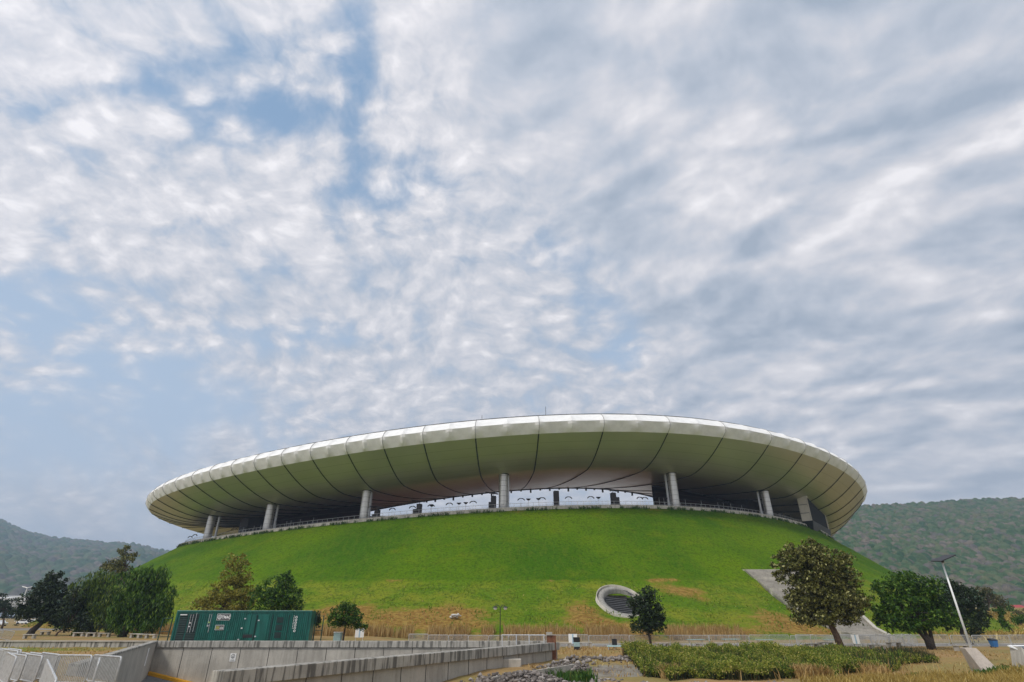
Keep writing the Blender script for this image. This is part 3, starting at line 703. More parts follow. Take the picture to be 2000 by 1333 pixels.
tpx('large dusty olive tree with a stout leaning trunk in front of the concrete stairway', 1629, None, 60, [(1560, 1085, 38, 26), (1590, 1072, 26, 22), (1535, 1110, 30, 32), (1600, 1105, 48, 36), (1640, 1095, 24, 22), (1640, 1135, 42, 36), (1580, 1150, 44, 36), (1560, 1178, 30, 18), (1625, 1180, 52, 30), (1668, 1180, 28, 26), (1595, 1205, 50, 16), (1650, 1205, 34, 14)], L_dusty, bark=m_bark, trunk_r=.30, seed=13, clump=.42, size=.13, dens=1.1, lean=(-.7, 0), trunk_top=3.4)
tpx('wide bright green tree with several stems behind the leaning lamp plinth', 1800, None, 62, [(1765, 1135, 34, 22), (1735, 1155, 34, 24), (1800, 1150, 40, 24), (1725, 1185, 30, 26), (1770, 1180, 40, 30), (1820, 1180, 34, 28), (1745, 1210, 38, 20), (1800, 1208, 44, 22), (1845, 1205, 26, 22), (1780, 1222, 40, 10)], L_mid, bark=m_barkd, trunk_r=.2, seed=14, clump=.5, size=.14, stems=3, dens=1.0)
tpx('dark green tree just right of the wide bright tree', 1878, None, 74, [(1850, 1150, 28, 20), (1885, 1165, 32, 24), (1850, 1180, 30, 24), (1895, 1190, 32, 24), (1870, 1212, 34, 20), (1908, 1215, 20, 16), (1905, 1235, 10, 10)], L_dark, bark=m_barkd, trunk_r=.28, seed=15, clump=.6, size=.16, lean=(-.8, 0), dens=1.1)
tpx('brownish bushy tree on the yellow field below the wooded hill', 1935, 1192, 150, [(1930, 1165, 22, 18), (1915, 1158, 12, 14), (1950, 1176, 20, 12)], L_brown, trunk_r=.25, seed=16, clump=.9, size=.26, dens=.7)
tpx('thin tree leaning left over the yellow field at the right edge', 1968, 1238, 100, [(1950, 1192, 9, 9), (1957, 1206, 7, 12), (1964, 1222, 5, 10)], L_mid, trunk_r=.12, seed=17, clump=.45, size=.15, dens=.8)
tpx('small dark tree at the right edge below the red roofs', 1990, 1232, 120, [(1990, 1212, 12, 12)], L_mid, trunk_r=.15, seed=18, clump=.6, size=.2)
for i, (x, D, w, h) in enumerate([(1975, 170, 14, 7), (1998, 150, 10, 9), (1958, 190, 12, 7), (1700, 118, 14, 7), (1665, 130, 12, 6)]):
    X = AX(x, D); s = tree(['low green bush in front of the red roofed houses', 'leafy bush at the right edge below the red roofs', 'low bush on the field edge left of the red roofs', 'low bush between the dusty tree and the stair edge', 'low bush behind the dusty olive tree'][i], (X, D, max(g(X, D), 0)), [(0, h*D/1300*.6, w*D/1184, h*D/1300)], None, L_brown if i % 2 else L_mid, seed=30+i, clump=.8, size=.24, trunk_r=.1, name='bush'); s['category'] = 'bush'
for i, (x, D, r_x, r_z) in enumerate([(38, 170, 8, 22), (225, 100, 26, 14), (135, 100, 20, 14)]):
    X = AX(x, D); s = tree(['pale grey green bush beside the small far left tree', 'dark bush in the shade behind the willows', 'dark bush in the shade behind the leaning tree'][i], (X, D, g(X, D)), [(0, r_z*D/1300, r_x*D/1184, r_z*D/1300)], None, [L_dusty, L_dark, L_dark][i], seed=50+i, clump=.8, size=.22, trunk_r=.12, name='bush'); s['category'] = 'bush'

# ------------------------------------------------------------------ grasses, reeds, rubble (stuff)
def blades(name, pts, h, w, lmat, lbl, cat, seed, spread=.35, nb=1):
    r_ = np.random.default_rng(seed); pts = np.repeat(np.asarray(pts, float), nb, 0); n = len(pts)
    hh = h*(.55+.7*r_.random(n)); a = r_.random(n)*2*np.pi; le = r_.normal(size=(n, 2))*spread
    pts = pts.copy(); pts[:, :2] += r_.normal(size=(n, 2))*(.12 if nb > 1 else 0)
    dx = np.cos(a)*w; dy = np.sin(a)*w
    b0 = pts+np.stack([dx, dy, 0*dx], 1); b1 = pts-np.stack([dx, dy, 0*dx], 1)
    m0 = pts+np.stack([dx*.9+le[:, 0]*hh*.35, dy*.9+le[:, 1]*hh*.35, hh*.6], 1); m1 = pts+np.stack([-dx*.9+le[:, 0]*hh*.35, -dy*.9+le[:, 1]*hh*.35, hh*.6], 1)
    tp = pts+np.stack([le[:, 0]*hh, le[:, 1]*hh, hh*(1-.25*np.abs(le[:, 0]))], 1); tq = tp+np.stack([dx*.25, dy*.25, 0*dx], 1)
    V = np.stack([b0, b1, m1, m0, tp, tq], 1).reshape(-1, 3); i = np.arange(n)*6
    F = np.concatenate([np.stack([i, i+1, i+2, i+3], 1), np.stack([i+3, i+2, i+4, i+5], 1)])
    o = link(name, npmesh(name, V, F), lmat); tag(o, lbl, cat, kind='stuff'); return o
def scatter(n, x0, x1, y0, y1, seed, dens=None, zf=None):
    r_ = np.random.default_rng(seed); x = x0+(x1-x0)*r_.random(n); y = y0+(y1-y0)*r_.random(n)
    if dens is not None: k_ = r_.random(n) < dens(x, y); x = x[k_]; y = y[k_]
    z = gz(x, y) if zf is None else zf(x, y); return np.stack([x, y, z], 1)
B_dry = leafmat('dry_reed_blades', (.30, .18, .06), (.46, .31, .12), (.55, .42, .2), .2, .2, .9)
B_gold = leafmat('golden_grass_blades', (.26, .17, .035), (.46, .33, .09), (.60, .48, .20), .2, .3, .9)
B_pap = leafmat('papyrus_tops', (.085, .150, .016), (.33, .34, .05), (.60, .48, .17), .38, .35, .8)
B_papd = leafmat('papyrus_stems', (.020, .030, .010), (.050, .060, .018), (.16, .10, .04), .15, .3, .8)
B_grn = leafmat('green_grass_blades', (.030, .085, .012), (.075, .15, .02), (.18, .20, .05), .25, .3, .8)
# reeds along the mound foot
r_ = np.random.default_rng(5); tq = np.radians(246+62*r_.random(26000)); oq = mshape(tq)[1]-3.6+3.8*r_.random(26000)**1.3
xr, yr = ring(tq, oq)
clus = (np.sin(xr*.55)+np.sin(xr*1.7+1)+np.sin(xr*.23+yr*.3)) > -1.1
zr = np.maximum(mound_z(tq, oq), gz(xr, yr)); k_ = clus & (xr < 33)
blades('reeds', np.stack([xr, yr, zr], 1)[k_], 1.25, .035, B_dry, 'band of dry golden reeds along the foot of the mound', 'reeds', 6, .14)
# papyrus bed
hx0, hx1 = 9.2, 33.
def hd(x, y):
    front_ = 42.3+.6*np.sin(x*1.1)+np.clip(x-19.5, 0, 20)*.48
    return ((y > front_) & (y < 51.8+.4*np.sin(x*.8)) & ~((x < 10.4) & (y < 43.4))).astype(float)
pp = scatter(17000, hx0, hx1, 41.5, 52.5, 8, hd)
blades('papyrus_stems', pp, .72, .025, B_papd, 'dark crowded stems of the tall papyrus bed by the stream', 'plants', 9, .12)
gp = scatter(6500, 14, 46, 42, 67, 88, lambda x, y: .3+.6*(np.sin(x*.7+y*.5)*np.sin(y*.9-x*.3) > .1))
blades('dry_weeds', gp, .13, .03, B_dry, 'patchy dry weeds on the ground around the plinth and the benches', 'weeds', 89, .5)
cc = pp[::2].copy(); r_ = np.random.default_rng(10); cc[:, 2] += (.34+.36*r_.random(len(cc))+.18*np.sin(cc[:, 0]*1.9+cc[:, 1])+.16*np.sin(cc[:, 0]*.7+cc[:, 1]*.5)+.10*np.sin(cc[:, 0]*4.3))*np.clip((34-cc[:, 0])/9, .4, 1)
V, F = leaves(cc, .20+.15*r_.random(len(cc)), 26, .060, 11, .75, 0.)
tag(link('papyrus_heads', npmesh('papyrus_heads', V, F), B_pap), 'yellow green feathery tops of the papyrus bed by the stream', 'plants', kind='stuff')
cc2 = pp[1::7].copy(); fr = cc2[:, 1] < 46; cc2 = cc2[fr]; cc2[:, 2] += .3+.5*r_.random(len(cc2))
gp = np.concatenate([scatter(900, 19.2, 21.4, 42.2, 43.6, 71), scatter(200, 25, 26.6, 44.2, 45.4, 72), scatter(420, 10.2, 11.4, 43, 44, 73), scatter(160, 14.5, 31, 41.6, 46, 74)])
blades('dry_stalks', gp, .8, .03, B_dry, 'dry golden stalks standing in front of the papyrus bed', 'reeds', 75, .3)
gp = scatter(1500, 9.5, 30, 43, 51.5, 76, hd); gp[:, 2] += .25
blades('tall_stalks', gp, .72, .03, leafmat('tall_green_blades', (.06, .12, .015), (.20, .26, .04), (.45, .38, .14), .3, .3, .8), 'taller green stalks rising out of the papyrus bed', 'plants', 77, .25)
# golden grass bottom right
gp = scatter(26000, 17.5, 42, 35.5, 42.5, 12, lambda x, y: (y < 38.3+np.clip(x-17.5, 0, 9)*.30+.5*np.sin(x*1.2)).astype(float))
blades('golden_grass', gp, .62, .022, B_gold, 'dense golden dry grass in the bottom right foreground', 'grass', 13, .3)
gp = scatter(7000, 26.5, 42, 40.2, 43.2, 14, lambda x, y: .4+.5*np.sin(x*1.4))
blades('low_green_plants', gp, .38, .05, B_grn, 'low dark green plants between the golden grass and the plinths', 'plants', 15, .45)
gp = scatter(2600, 2.0, 5.5, 40.8, 44.2, 16, lambda x, y: blob(x, y, 4.4, 42.6, .9, .9))
blades('green_tuft', gp, .6, .05, B_grn, 'bright green weed clump growing in the rubble by the stream', 'weeds', 17, .4)
gp = scatter(16000, -6, 30, 44, 66, 18, lambda x, y: .25+.3*np.sin(x*.8+y)*np.sin(y*1.3)+.35*blob(x, y, 3, 46, 3, 3))
gp = gp[~in_poly(gp[:, 0], gp[:, 1], TRENCH, 1.6)]
blades('weeds', gp, .22, .03, B_dry, 'thin dry weeds scattered on the brown ground beside the stream', 'weeds', 19, .5)
gp = scatter(9000, -48, -21, 30, 53.5, 20, lambda x, y: .4+0*x); gp = gp[~in_poly(gp[:, 0], gp[:, 1], TRENCH, 1.2)]
blades('lawn_grass', gp, .12, .03, B_gold, 'short yellowed lawn grass behind the barriers on the left', 'grass', 21, .5)
# field grass at far right
gp = scatter(14000, 62, 130, 84, 165, 22, lambda x, y: ((x-.25*y-25) > 5)*.8)
blades('field_grass', gp, .9, .12, B_gold, 'yellow field grass on the rise below the wooded hill', 'grass', 23, .4)
tr_ = np.radians(196+140*rng.random(9000)); orr = OM+.1+.7*rng.random(9000)**2; xr, yr = ring(tr_, orr); rag = (np.sin(tr_*230)+np.sin(tr_*61+1)+rng.normal(size=9000)*.6) > 0
blades('rim_grass', np.stack([xr, yr, mound_z(tr_, orr)-.05], 1)[rag], .75, .06, B_grn, 'ragged grass edge under the concrete rim of the mound', 'grass', 61, .4)
tr_ = np.radians(215+115*rng.random(26000)); ob_, of_ = mshape(tr_); orr = ob_+(of_-ob_)*rng.random(26000); xr, yr = ring(tr_, orr); ok_ = np.hypot(xr-PORTAL.x, yr-PORTAL.y) > 4.2
ok_ &= (np.sin(xr*.5+yr*.3)*np.sin(yr*.6-xr*.2)+.5*rng.normal(size=26000)) > .1
blades('mound_tufts', np.stack([xr, yr, mound_z(tr_, orr)-.03], 1)[ok_], .34, .07, leafmat('mound_tuft_blades', (.10, .17, .010), (.20, .25, .025), (.42, .34, .10), .45, .08, .9), 'rough uneven grass tufts on the lower mound', 'grass', 62, .5)
# rubble
def rocks(name, pts, smin, smax, m, lbl, seed):
    r_ = np.random.default_rng(seed)
    bm = bmesh.new(); bmesh.ops.create_icosphere(bm, subdivisions=1, radius=1); bv = np.array([v.co[:] for v in bm.verts]); bf = np.array([[v.index for v in f.verts] for f in bm.faces]); bm.free()
    Vs, Fs = [], []
    for i, p_ in enumerate(pts):
        s = smin+(smax-smin)*r_.random()**2.2; v = bv*(1+.35*r_.normal(size=(len(bv), 1)).clip(-1, 1)); v = v*np.array([1, .6+.5*r_.random(), .45+.4*r_.random()])*s
        a = r_.random()*6.28; v = np.stack([v[:, 0]*math.cos(a)-v[:, 1]*math.sin(a), v[:, 0]*math.sin(a)+v[:, 1]*math.cos(a), v[:, 2]], 1)
        Vs.append(v+p_+[0, 0, s*.15]); Fs.append(bf+i*len(bv))
    o = link(name, npmesh(name, np.concatenate(Vs), np.concatenate(Fs)), m); tag(o, lbl, 'rubble', kind='stuff'); return o
m_rock = newmat('broken_rock'); rnd = N('ShaderNodeNewGeometry').outputs['Random Per Island']
rc = N('ShaderNodeValToRGB'); setin(rc, 0, rnd); q = rc.color_ramp; q.elements[0].color = (.10, .085, .075, 1); q.elements[1].color = (.42, .38, .34, 1)
e = q.elements.new(.5); e.color = (.17, .145, .125, 1); e = q.elements.new(.8); e.color = (.27, .235, .21, 1)
finish(m_rock, PR(rc.outputs[0], .9, 0, BUMP(NZ3(OBJ(), 9, 4, .6), .5, .03)))
def rk(cx, cy, sx, sy, n, seed, zadd=0):
    r_ = np.random.default_rng(seed); x = cx+sx*r_.normal(size=n)*.5; y = cy+sy*r_.normal(size=n)*.5
    z = gz(x, y)+zadd*np.exp(-((x-cx)/sx)**2-((y-cy)/sy)**2)*r_.random(n); return np.stack([x, y, z], 1)
pts = np.concatenate([rk(1.6, 38.2, 3.4, 1.8, 1100, 1, .5), rk(4.2, 47.5, 2.2, 4.0, 600, 2, .35), rk(9.2, 49.6, 5.5, .9, 420, 3, .2), rk(12, 38.4, 11, 1.3, 1500, 4), rk(5.4, 42.5, 1.6, 1.6, 130, 5), rk(2.6, 43.5, 1.0, 3.0, 120, 6)])
pts = pts[~in_poly(pts[:, 0], pts[:, 1], TRENCH, 1.7)]
rocks('rubble', pts, .04, .21, m_rock, 'heaps of broken grey stones around the dry stream bed', 7)

# ------------------------------------------------------------------ concrete ramp walls
def zin(x): return float(floor_z(x))-.3
def wallthing(lbl, p0, p1, t, zt0, zt1, cop, over, out_sign, name='ramp_wall'):
    th_ = empty(name, (0, 0, 0)); tag(th_, lbl, 'wall')
    w = MB(); w.wall(p0, p1, t, zin(p0[0])-.9, zt0-cop, zin(p1[0])-.9, zt1-cop); w.build('wall_panel', m_panelc, th_)
    d = (Vector((p1[0]-p0[0], p1[1]-p0[1], 0))).normalized(); n = Vector((-d.y, d.x, 0))*(1 if t > 0 else -1)
    a = Vector((p0[0], p0[1], 0))-n*over[0]; b_ = Vector((p1[0], p1[1], 0))-n*over[0]
    c = MB(); c.wall((a.x, a.y), (b_.x, b_.y), (abs(t)+over[0]+over[1])*(1 if t > 0 else -1), zt0-cop, zt0, zt1-cop, zt1)
    c.build('coping', m_coping, th_, bevel=.02)
    return th_, d, n
far_w, _, _ = wallthing('long straight concrete wall with stained coping on the far side of the ramp', (-31.2, 54.3), (3.6, 54.3), .5, 1.04, 1.04, .5, (.14, .1), 1)
near_w, nd_, nn_ = wallthing('near concrete ramp wall with a thick black streaked beam on top', (-12.1, 25.5), (3.3, 52.1), -.55, 1.04, 1.04, .55, (.02, .22), -1)
left_w, _, _ = wallthing('concrete ramp wall running from the far left corner towards the barriers', (-20.5, 29.8), (-31.2, 54.3), .45, 1.00, 1.04, .12, (.04, .02), 1)
# joints between panels of the near wall's outer face and far wall's inner face
j = MB()
for k_ in range(1, 14):
    q = Vector((-12.1, 25.5, 0))+nd_*(k_*2.2)+nn_*.552; j.tube([(q.x, q.y, -.9), (q.x, q.y, .48)], .022, 4)
j.build('panel_joint', m_seam, near_w)
j = MB()
for k_ in range(1, 14):
    x = -31.2+k_*2.5; j.tube([(x, 54.29, zin(x)+.4), (x, 54.29, .5)], .022, 4)
j.build('panel_joint', m_seam, far_w)
lw = empty('low_wall'); tag(lw, 'low stained concrete wall behind the lawn left of the ramp corner', 'wall')
w = MB(); w.wall((-31.25, 54.3), (-70, 54.6), -.35, .2, .98); w.build('wall_panel', m_coping, lw)
w = MB(); w.wall((-31.25, 54.22), (-70, 54.52), -.5, .98, 1.06); w.build('coping', m_panelc, lw)
# wall signs (illegible paper notices)
m_paper = simple('paper', (.72, .70, .66), .8, 0, .1, 5); m_ink = simple('ink', (.10, .10, .10), .8)
def notice(lbl, loc, rz, w_, h_, marks):
    t = empty('wall_notice', loc, rz); tag(t, lbl, 'sign'); b_ = MB(); b_.box(-w_/2, w_/2, -.02, 0, -h_/2, h_/2); b_.build('sheet', m_paper, t)
    for (x0, x1, z0, z1) in marks:
        b_ = MB(); b_.box(x0, x1, -.028, -.021, z0, z1); b_.build('printed_mark', m_ink, t)
    return t
q = at(454, 1284, 54.2)
nt_ = notice('white notice with a round symbol on the far ramp wall', (q.x, 54.29, q.z), 0, .52, .62, [(-.16, .16, -.19, -.17), (-.2, .2, -.25, -.23)])
b_ = MB(); b_.lathe([(.17, 0), (.17, .006), (.13, .006), (.13, 0)], 20); o = b_.build('printed_ring', m_ink, nt_); o.rotation_euler = (R(90), 0, 0); o.location = (0, -.022, .08)
b_ = MB(); b_.poly([(-.07, -.023, -.02), (.07, -.023, -.02), (.015, -.023, .16), (-.015, -.023, .16)], (0, -.004, 0)); b_.build('printed_figure', m_ink, nt_)
q = at(299, 1276, 50.5); dl = Vector((-31.2+20.5, 54.3-29.8)).normalized(); s_ = (50.5-29.8)/dl.y; wx = -20.5+dl.x*s_
notice('tall grey notice on the left ramp wall near the corner', (wx+.03, 50.5, .05), math.atan2(dl.y, dl.x)-math.pi, .55, 1.25, [(-.15, .15, .35-.16*i, .42-.16*i) for i in range(6)])
# small concrete block
b_ = MB(); X0 = AX(963, 44.5); b_.box(X0, X0+2.05, 44.2, 45.0, -.55, .28); 
tag(b_.build('concrete_block', m_panelc, None, bevel=.03), 'pale low concrete block on the dry ground right of the near ramp wall', 'block')
# low kerb edge at the rubble
b_ = MB(); b_.wall((-1.2, 37.6), (4.6, 47.2), -.18, -.9, -.22, -.9, -.22); tag(b_.build('garden_edge', m_panelc), 'thin concrete edging between the dry lawn and the rubble', 'edging')
# things under the end of the ramp wall
m_rust = simple('rusty_brown_panel', (.20, .085, .045), .8, .1, .4, 4)
m_blue = simple('blue_plastic', (.03, .14, .35), .5, 0, .1); m_teal = simple('pale_teal_plastic', (.30, .42, .42), .6, 0, .1)
t = empty('pipe_frame', (.4, 50.2, g(.4, 50.2))); tag(t, 'thin white pipe frame standing before the end of the near ramp wall', 'frame')
for x in (-1.2, -.05, 1.0, 2.2): b_ = MB(); b_.tube([(x, 0, -.1), (x, 0, 1.9)], .035, 6); b_.build('post', m_gal, t)
b_ = MB(); b_.tube([(-1.2, 0, 1.85), (2.3, 0, 1.85)], .035, 6); b_.build('rail', m_gal, t)
t = empty('striped_board', (.55, 49.4, g(.55, 49.4)), .3); tag(t, 'red and white striped board leaning at the end of the ramp wall', 'board')
b_ = MB(); b_.quadbox([(-.4, 0, 0), (.4, 0, 0), (.4, .06, 0), (-.4, .06, 0), (-.55, .25, .8), (.15, .25, .8), (.15, .31, .8), (-.55, .31, .8)]); b_.build('panel', m_globe, t)
for k_ in range(3):
    x = -.3+k_*.24; b_ = MB(); b_.quadbox([(x, -.01, .03), (x+.09, -.01, .03), (x+.09, 0.0, .03), (x, 0.0, .03), (x-.15, .235, .77), (x-.06, .235, .77), (x-.06, .243, .77), (x-.15, .243, .77)]); b_.build('stripe', m_red, t)
t = empty('rusty_screen', (AX(1074, 51), 51, g(3.2, 51))); tag(t, 'rusty brown corrugated screen panel closing the end of the ramp', 'screen')
b_ = MB(); b_.box(-.3, .45, 0, .08, -.1, 1.75); b_.build('panel', m_rust, t)
for k_ in range(4): b_ = MB(); b_.box(-.3+.2*k_, -.25+.2*k_, -.05, -.002, -.1, 1.75); b_.build('rib', m_rust, t)
b_ = MB(); b_.box(-.35, .15, -.12, .1, 1.75, 1.98); b_.build('cap_block', m_panelc, t)
b_ = MB(); b_.quadbox([(-.9, 49.0, -.5), (-.1, 49.0, -.5), (-.1, 49.5, -.5), (-.9, 49.5, -.5), (-.85, 49.0, .55), (-.15, 49.0, .55), (-.15, 49.3, .55), (-.85, 49.3, .55)])
tag(b_.build('cabinet', simple('grey_box', (.42, .43, .43), .6), bevel=.03), 'pale grey cabinet at the end of the near ramp wall', 'cabinet')
# bins / floodlight stands by the path
t = empty('spotlight_crate', (AX(1124, 61), 61, g(7, 61))); tag(t, 'black lamp box on a pale teal crate by the fence', 'lamp box')
b_ = MB(); b_.box(-.28, .28, -.2, .2, 0, .25); b_.build('base', m_black, t); b_ = MB(); b_.box(-.3, .3, -.22, .22, .255, .65); b_.build('crate', m_teal, t, bevel=.03)
b_ = MB(); b_.quadbox([(-.3, -.2, .66), (.3, -.2, .66), (.3, .2, .66), (-.3, .2, .66), (-.34, -.25, 1.08), (.3, -.25, 1.08), (.3, .18, 1.08), (-.34, .18, 1.08)]); b_.build('lamp_head', m_black, t)
t = empty('spotlight_table', (AX(1196, 62), 62, g(10.5, 62))); tag(t, 'black lamp box on a pale low table with spread legs', 'lamp box')
b_ = MB(); b_.quadbox([(-.75, -.3, .26), (.8, -.3, .26), (.8, .3, .26), (-.75, .3, .26), (-.6, -.25, .4), (.65, -.25, .4), (.65, .25, .4), (-.6, .25, .4)]); b_.build('table_top', m_teal, t)
for x in (-.55, 0, .6): b_ = MB(); b_.tube([(x, 0, .3), (x*1.2, 0, -.02)], .05, 6); b_.build('leg', m_gal, t)
b_ = MB(); b_.box(-.22, .24, -.2, .2, .41, .95); b_.build('lamp_head', m_black, t, bevel=.02)
def signboard(lbl, px, D, w_, h_, z0):
    t = empty('sign_panel', (AX(px, D), D, g(AX(px, D), D))); tag(t, lbl, 'sign')
    b_ = MB(); b_.box(-w_/2, -.08, 0, .04, z0, z0+h_); b_.build('left_sheet', m_globe, t)
    b_ = MB(); b_.box(.08, w_/2, 0, .04, z0, z0+h_); b_.build('right_sheet', m_globe, t)
    b_ = MB(); b_.box(-.075, .075, .005, .035, z0, z0+h_); b_.build('blue_strip', simple('pale_blue', (.35, .5, .62), .6), t)
    for x in (-w_/2+.1, w_/2-.1): b_ = MB(); b_.tube([(x, .06, -.05), (x, .06, z0+h_)], .025, 6); b_.build('post', m_gal, t)
signboard('white and blue sign panel on the fence above the teal crate', 1117, 68.4, .95, .95, .25)
signboard('white and blue sign panel on the fence right of the dusty tree trunk', 1660, 68.4, .8, .9, .25)
signboard('white panel on the fence behind the small round tree', 706, 70, 1.0, .9, .35)
t = empty('storage_box', (AX(665, 66.5), 66.5, g(-18, 66.5))); tag(t, 'small pale blue box left of the small round tree', 'box')
b_ = MB(); b_.box(-.4, .4, -.3, .3, 0, .9); b_.build('body', m_teal, t, bevel=.03); b_ = MB(); b_.box(-.43, .43, -.33, .33, .9, .98); b_.build('lid', m_globe, t)

# ------------------------------------------------------------------ crowd barriers
def make_barrier():
    t = empty('crowd_barrier'); L, H = 2.2, 1.08; r = .12
    pts = [(-L/2, 0, .22+r)]
    for (cx, cz, a0) in ((-L/2+r, .22+r, 180), ):
        pts = [(cx+r*math.cos(R(a)), 0, cz+r*math.sin(R(a))) for a in range(180, 271, 30)]
    pts += [(L/2-r+r*math.cos(R(a)), 0, .22+r+r*math.sin(R(a))) for a in range(-90, 1, 30)]
    pts += [(L/2-r+r*math.cos(R(a)), 0, H-r+r*math.sin(R(a))) for a in range(0, 91, 30)]
    pts += [(-L/2+r+r*math.cos(R(a)), 0, H-r+r*math.sin(R(a))) for a in range(90, 181, 30)]
    pts.append(pts[0]); b_ = MB(); b_.tube(pts, .032, 6, False); b_.build('frame', m_bars, t, True)
    b_ = MB()
    for i in range(1, 20): x = -L/2+L*i/20; b_.tube([(x, 0, .22), (x, 0, H)], .019, 4, False)
    b_.build('bars', m_bars, t)
    for x in (-L/2+.3, L/2-.3):
        b_ = MB(); b_.tube([(x, -.32, .01), (x, -.2, .1), (x, 0, .23), (x, .2, .1), (x, .32, .01)], .022, 5); b_.build('foot', m_bars, t)
    return t
bar = make_barrier(); first = True
def put_barrier(x, y, z, rz, lbl, group, tilt=0.):
    global first
    o = bar if first else copy_tree(bar); first = False
    o.location = (x, y, z); o.rotation_euler = (0, tilt, rz); tag(o, lbl, 'crowd barrier', group); return o
x = AX(822, 69.5); i = 0
while x < 73:
    y = 68.8+.25*math.sin(x*.31)+random.uniform(-.15, .15)
    if x > 52: y += (x-52)*.06
    lb = 'grey crowd barrier in the long row along the path before the mound'
    put_barrier(x, y, g(x, y), random.uniform(-.07, .07), lb, 'crowd barriers in the long row before the mound'); x += 2.24; i += 1
for i in range(6): # second layered row on the right, seen as denser bars
    x = AX(1560, 71)+i*2.25; y = 70.6+random.uniform(-.2, .2); put_barrier(x, y, g(x, y), random.uniform(-.1, .1), 'grey crowd barrier in the short second row behind the dusty tree', 'crowd barriers of the second row')
for i in range(3):
    x = AX(1715, 66.5)+i*2.0; y = 67+.8*i; put_barrier(x, y, g(x, y), .35, 'grey crowd barrier stacked at an angle by the stair foot', 'barriers stacked by the stair foot', R(8))
# near left barriers
def nb(x0, y0, x1, y1, lbl, grp, z=.55, tilt=0.):
    return put_barrier((x0+x1)/2, (y0+y1)/2, z, math.atan2(y1-y0, x1-x0), lbl, grp, tilt)
p0 = Vector((-25.2, 29.6)); d_ = Vector((7.9, -6.2)).normalized()
for i in range(5):
    for k_ in range(2):
        a = p0+d_*(1.75*i+.8*k_)+Vector((.22*k_+random.uniform(-.08, .08), .32*k_+random.uniform(-.08, .08))); b2 = a+d_*2.2
        nb(a.x, a.y, b2.x, b2.y, 'crowd barrier in the overlapping double row along the left lawn', 'overlapping crowd barriers along the left lawn', .50+.05*((i+k_) % 3))
nb(-19.6, 24.2, -18.0, 22.7, 'crowd barrier with a bright top rail just left of the diagonal rail', 'overlapping crowd barriers along the left lawn', .62, .03)
a = Vector((-17.3, 23.3)); d_ = Vector((7.2, -9.0)).normalized()
for i in range(4):
    s_ = a+d_*(2.28*i); e_ = s_+d_*2.2
    nb(s_.x, s_.y, e_.x, e_.y, ['far end barrier of the diagonal line seen edge on', 'second barrier of the diagonal line seen edge on', 'third barrier of the diagonal line seen edge on', 'nearest barrier of the diagonal line seen edge on'][i], 'crowd barriers in the diagonal line', .47)
nb(-17.1, 23.6, -15.3, 22.7, 'crowd barrier right of the diagonal rail with an arched top', 'crowd barriers right of the diagonal rail', .62, -.02)
nb(-16.5, 24.6, -14.6, 23.4, 'crowd barrier behind the arched one before the ramp', 'crowd barriers right of the diagonal rail', .55)
nb(-15.1, 22.9, -13.9, 21.1, 'rightmost near crowd barrier at the edge of the ramp', 'crowd barriers right of the diagonal rail', .55)
for i in range(3):
    x = AX(-8, 68)+i*.45; put_barrier(x, 66.5+i*.9, g(x, 67)+.05, .5, 'stacked crowd barrier on the far lawn at the left edge', 'barriers stacked on the far lawn', R(6*i))

# ------------------------------------------------------------------ green generator container
m_green = newmat('dark_green_paint'); n1 = NZ3(OBJ((1, 1, .3)), 2.5, 4, .6)
finish(m_green, PR(MIX(SS(n1, .35, .7), (.000, .082, .064, 1), (.003, .128, .100, 1)), .42, 0, BUMP(n1, .05, .02)))
m_greend = simple('very_dark_green', (.002, .022, .020), .6, 0, .3, 3)
cl_, cr2 = Vector((AX(344, 57), 57)), Vector((AX(609, 59.2), 59.2)); L = (cr2-cl_).length; rz = math.atan2(cr2.y-cl_.y, cr2.x-cl_.x)
zb = .62; t = empty('generator_container', (cl_.x, cl_.y, zb), rz)
tag(t, 'long dark green generator container with white lettered plates behind the far ramp wall', 'container')
H = 2.82; b_ = MB(); b_.box(0, L, .05, 2.44, .05, H)
n = int(L/.18)
for i in range(n):
    x = 2.1+i*.18
    if x > L-.3: break
    if 6.7 < x < 8.2: continue
    b_.quadbox([(x, .0, .2), (x+.10, .0, .2), (x+.12, .06, .2), (x-.02, .06, .2), (x, .0, H-.15), (x+.10, .0, H-.15), (x+.12, .06, H-.15), (x-.02, .06, H-.15)])
b_.build('body', m_green, t)
for (x0, x1, z0, z1) in ((0, L, H-.13, H+.02), (0, L, 0, .18)): b_ = MB(); b_.box(x0, x1, -.03, .05, z0, z1); b_.build('side_rail', m_green, t)
b_ = MB(); b_.box(0, L, -.05, -.032, H-.0, H+.035); b_.build('roof_edge', simple('pale_green_edge', (.25, .40, .36), .5), t)
for x in (0, L-.15): b_ = MB(); b_.box(x, x+.15, -.035, .05, .18, H-.13); b_.build('corner_post', m_green, t)
for (x0, x1) in ((.35, 1.05), (1.15, 2.0)):
    b_ = MB(); b_.box(x0, x1, .03, .048, .22, H-.3)
    for k_ in range(16): z = .3+k_*.145; b_.quadbox([(x0, .0, z), (x1, .0, z), (x1, .05, z+.06), (x0, .05, z+.06), (x0, .0, z+.03), (x1, .0, z+.03), (x1, .05, z+.09), (x0, .05, z+.09)])
    b_.build('louvre', m_greend, t)
for x, z0, z1 in ((1.30, 1.0, 2.5), (1.52, 1.0, 2.5), (1.78, 1.05, 2.65), (2.95, 1.6, 2.55), (3.12, 1.0, 2.55)):
    b_ = MB(); b_.tube([(x, -.06, z0), (x, -.06, z1)], .018, 5); b_.build('lock_rod', m_gal, t)
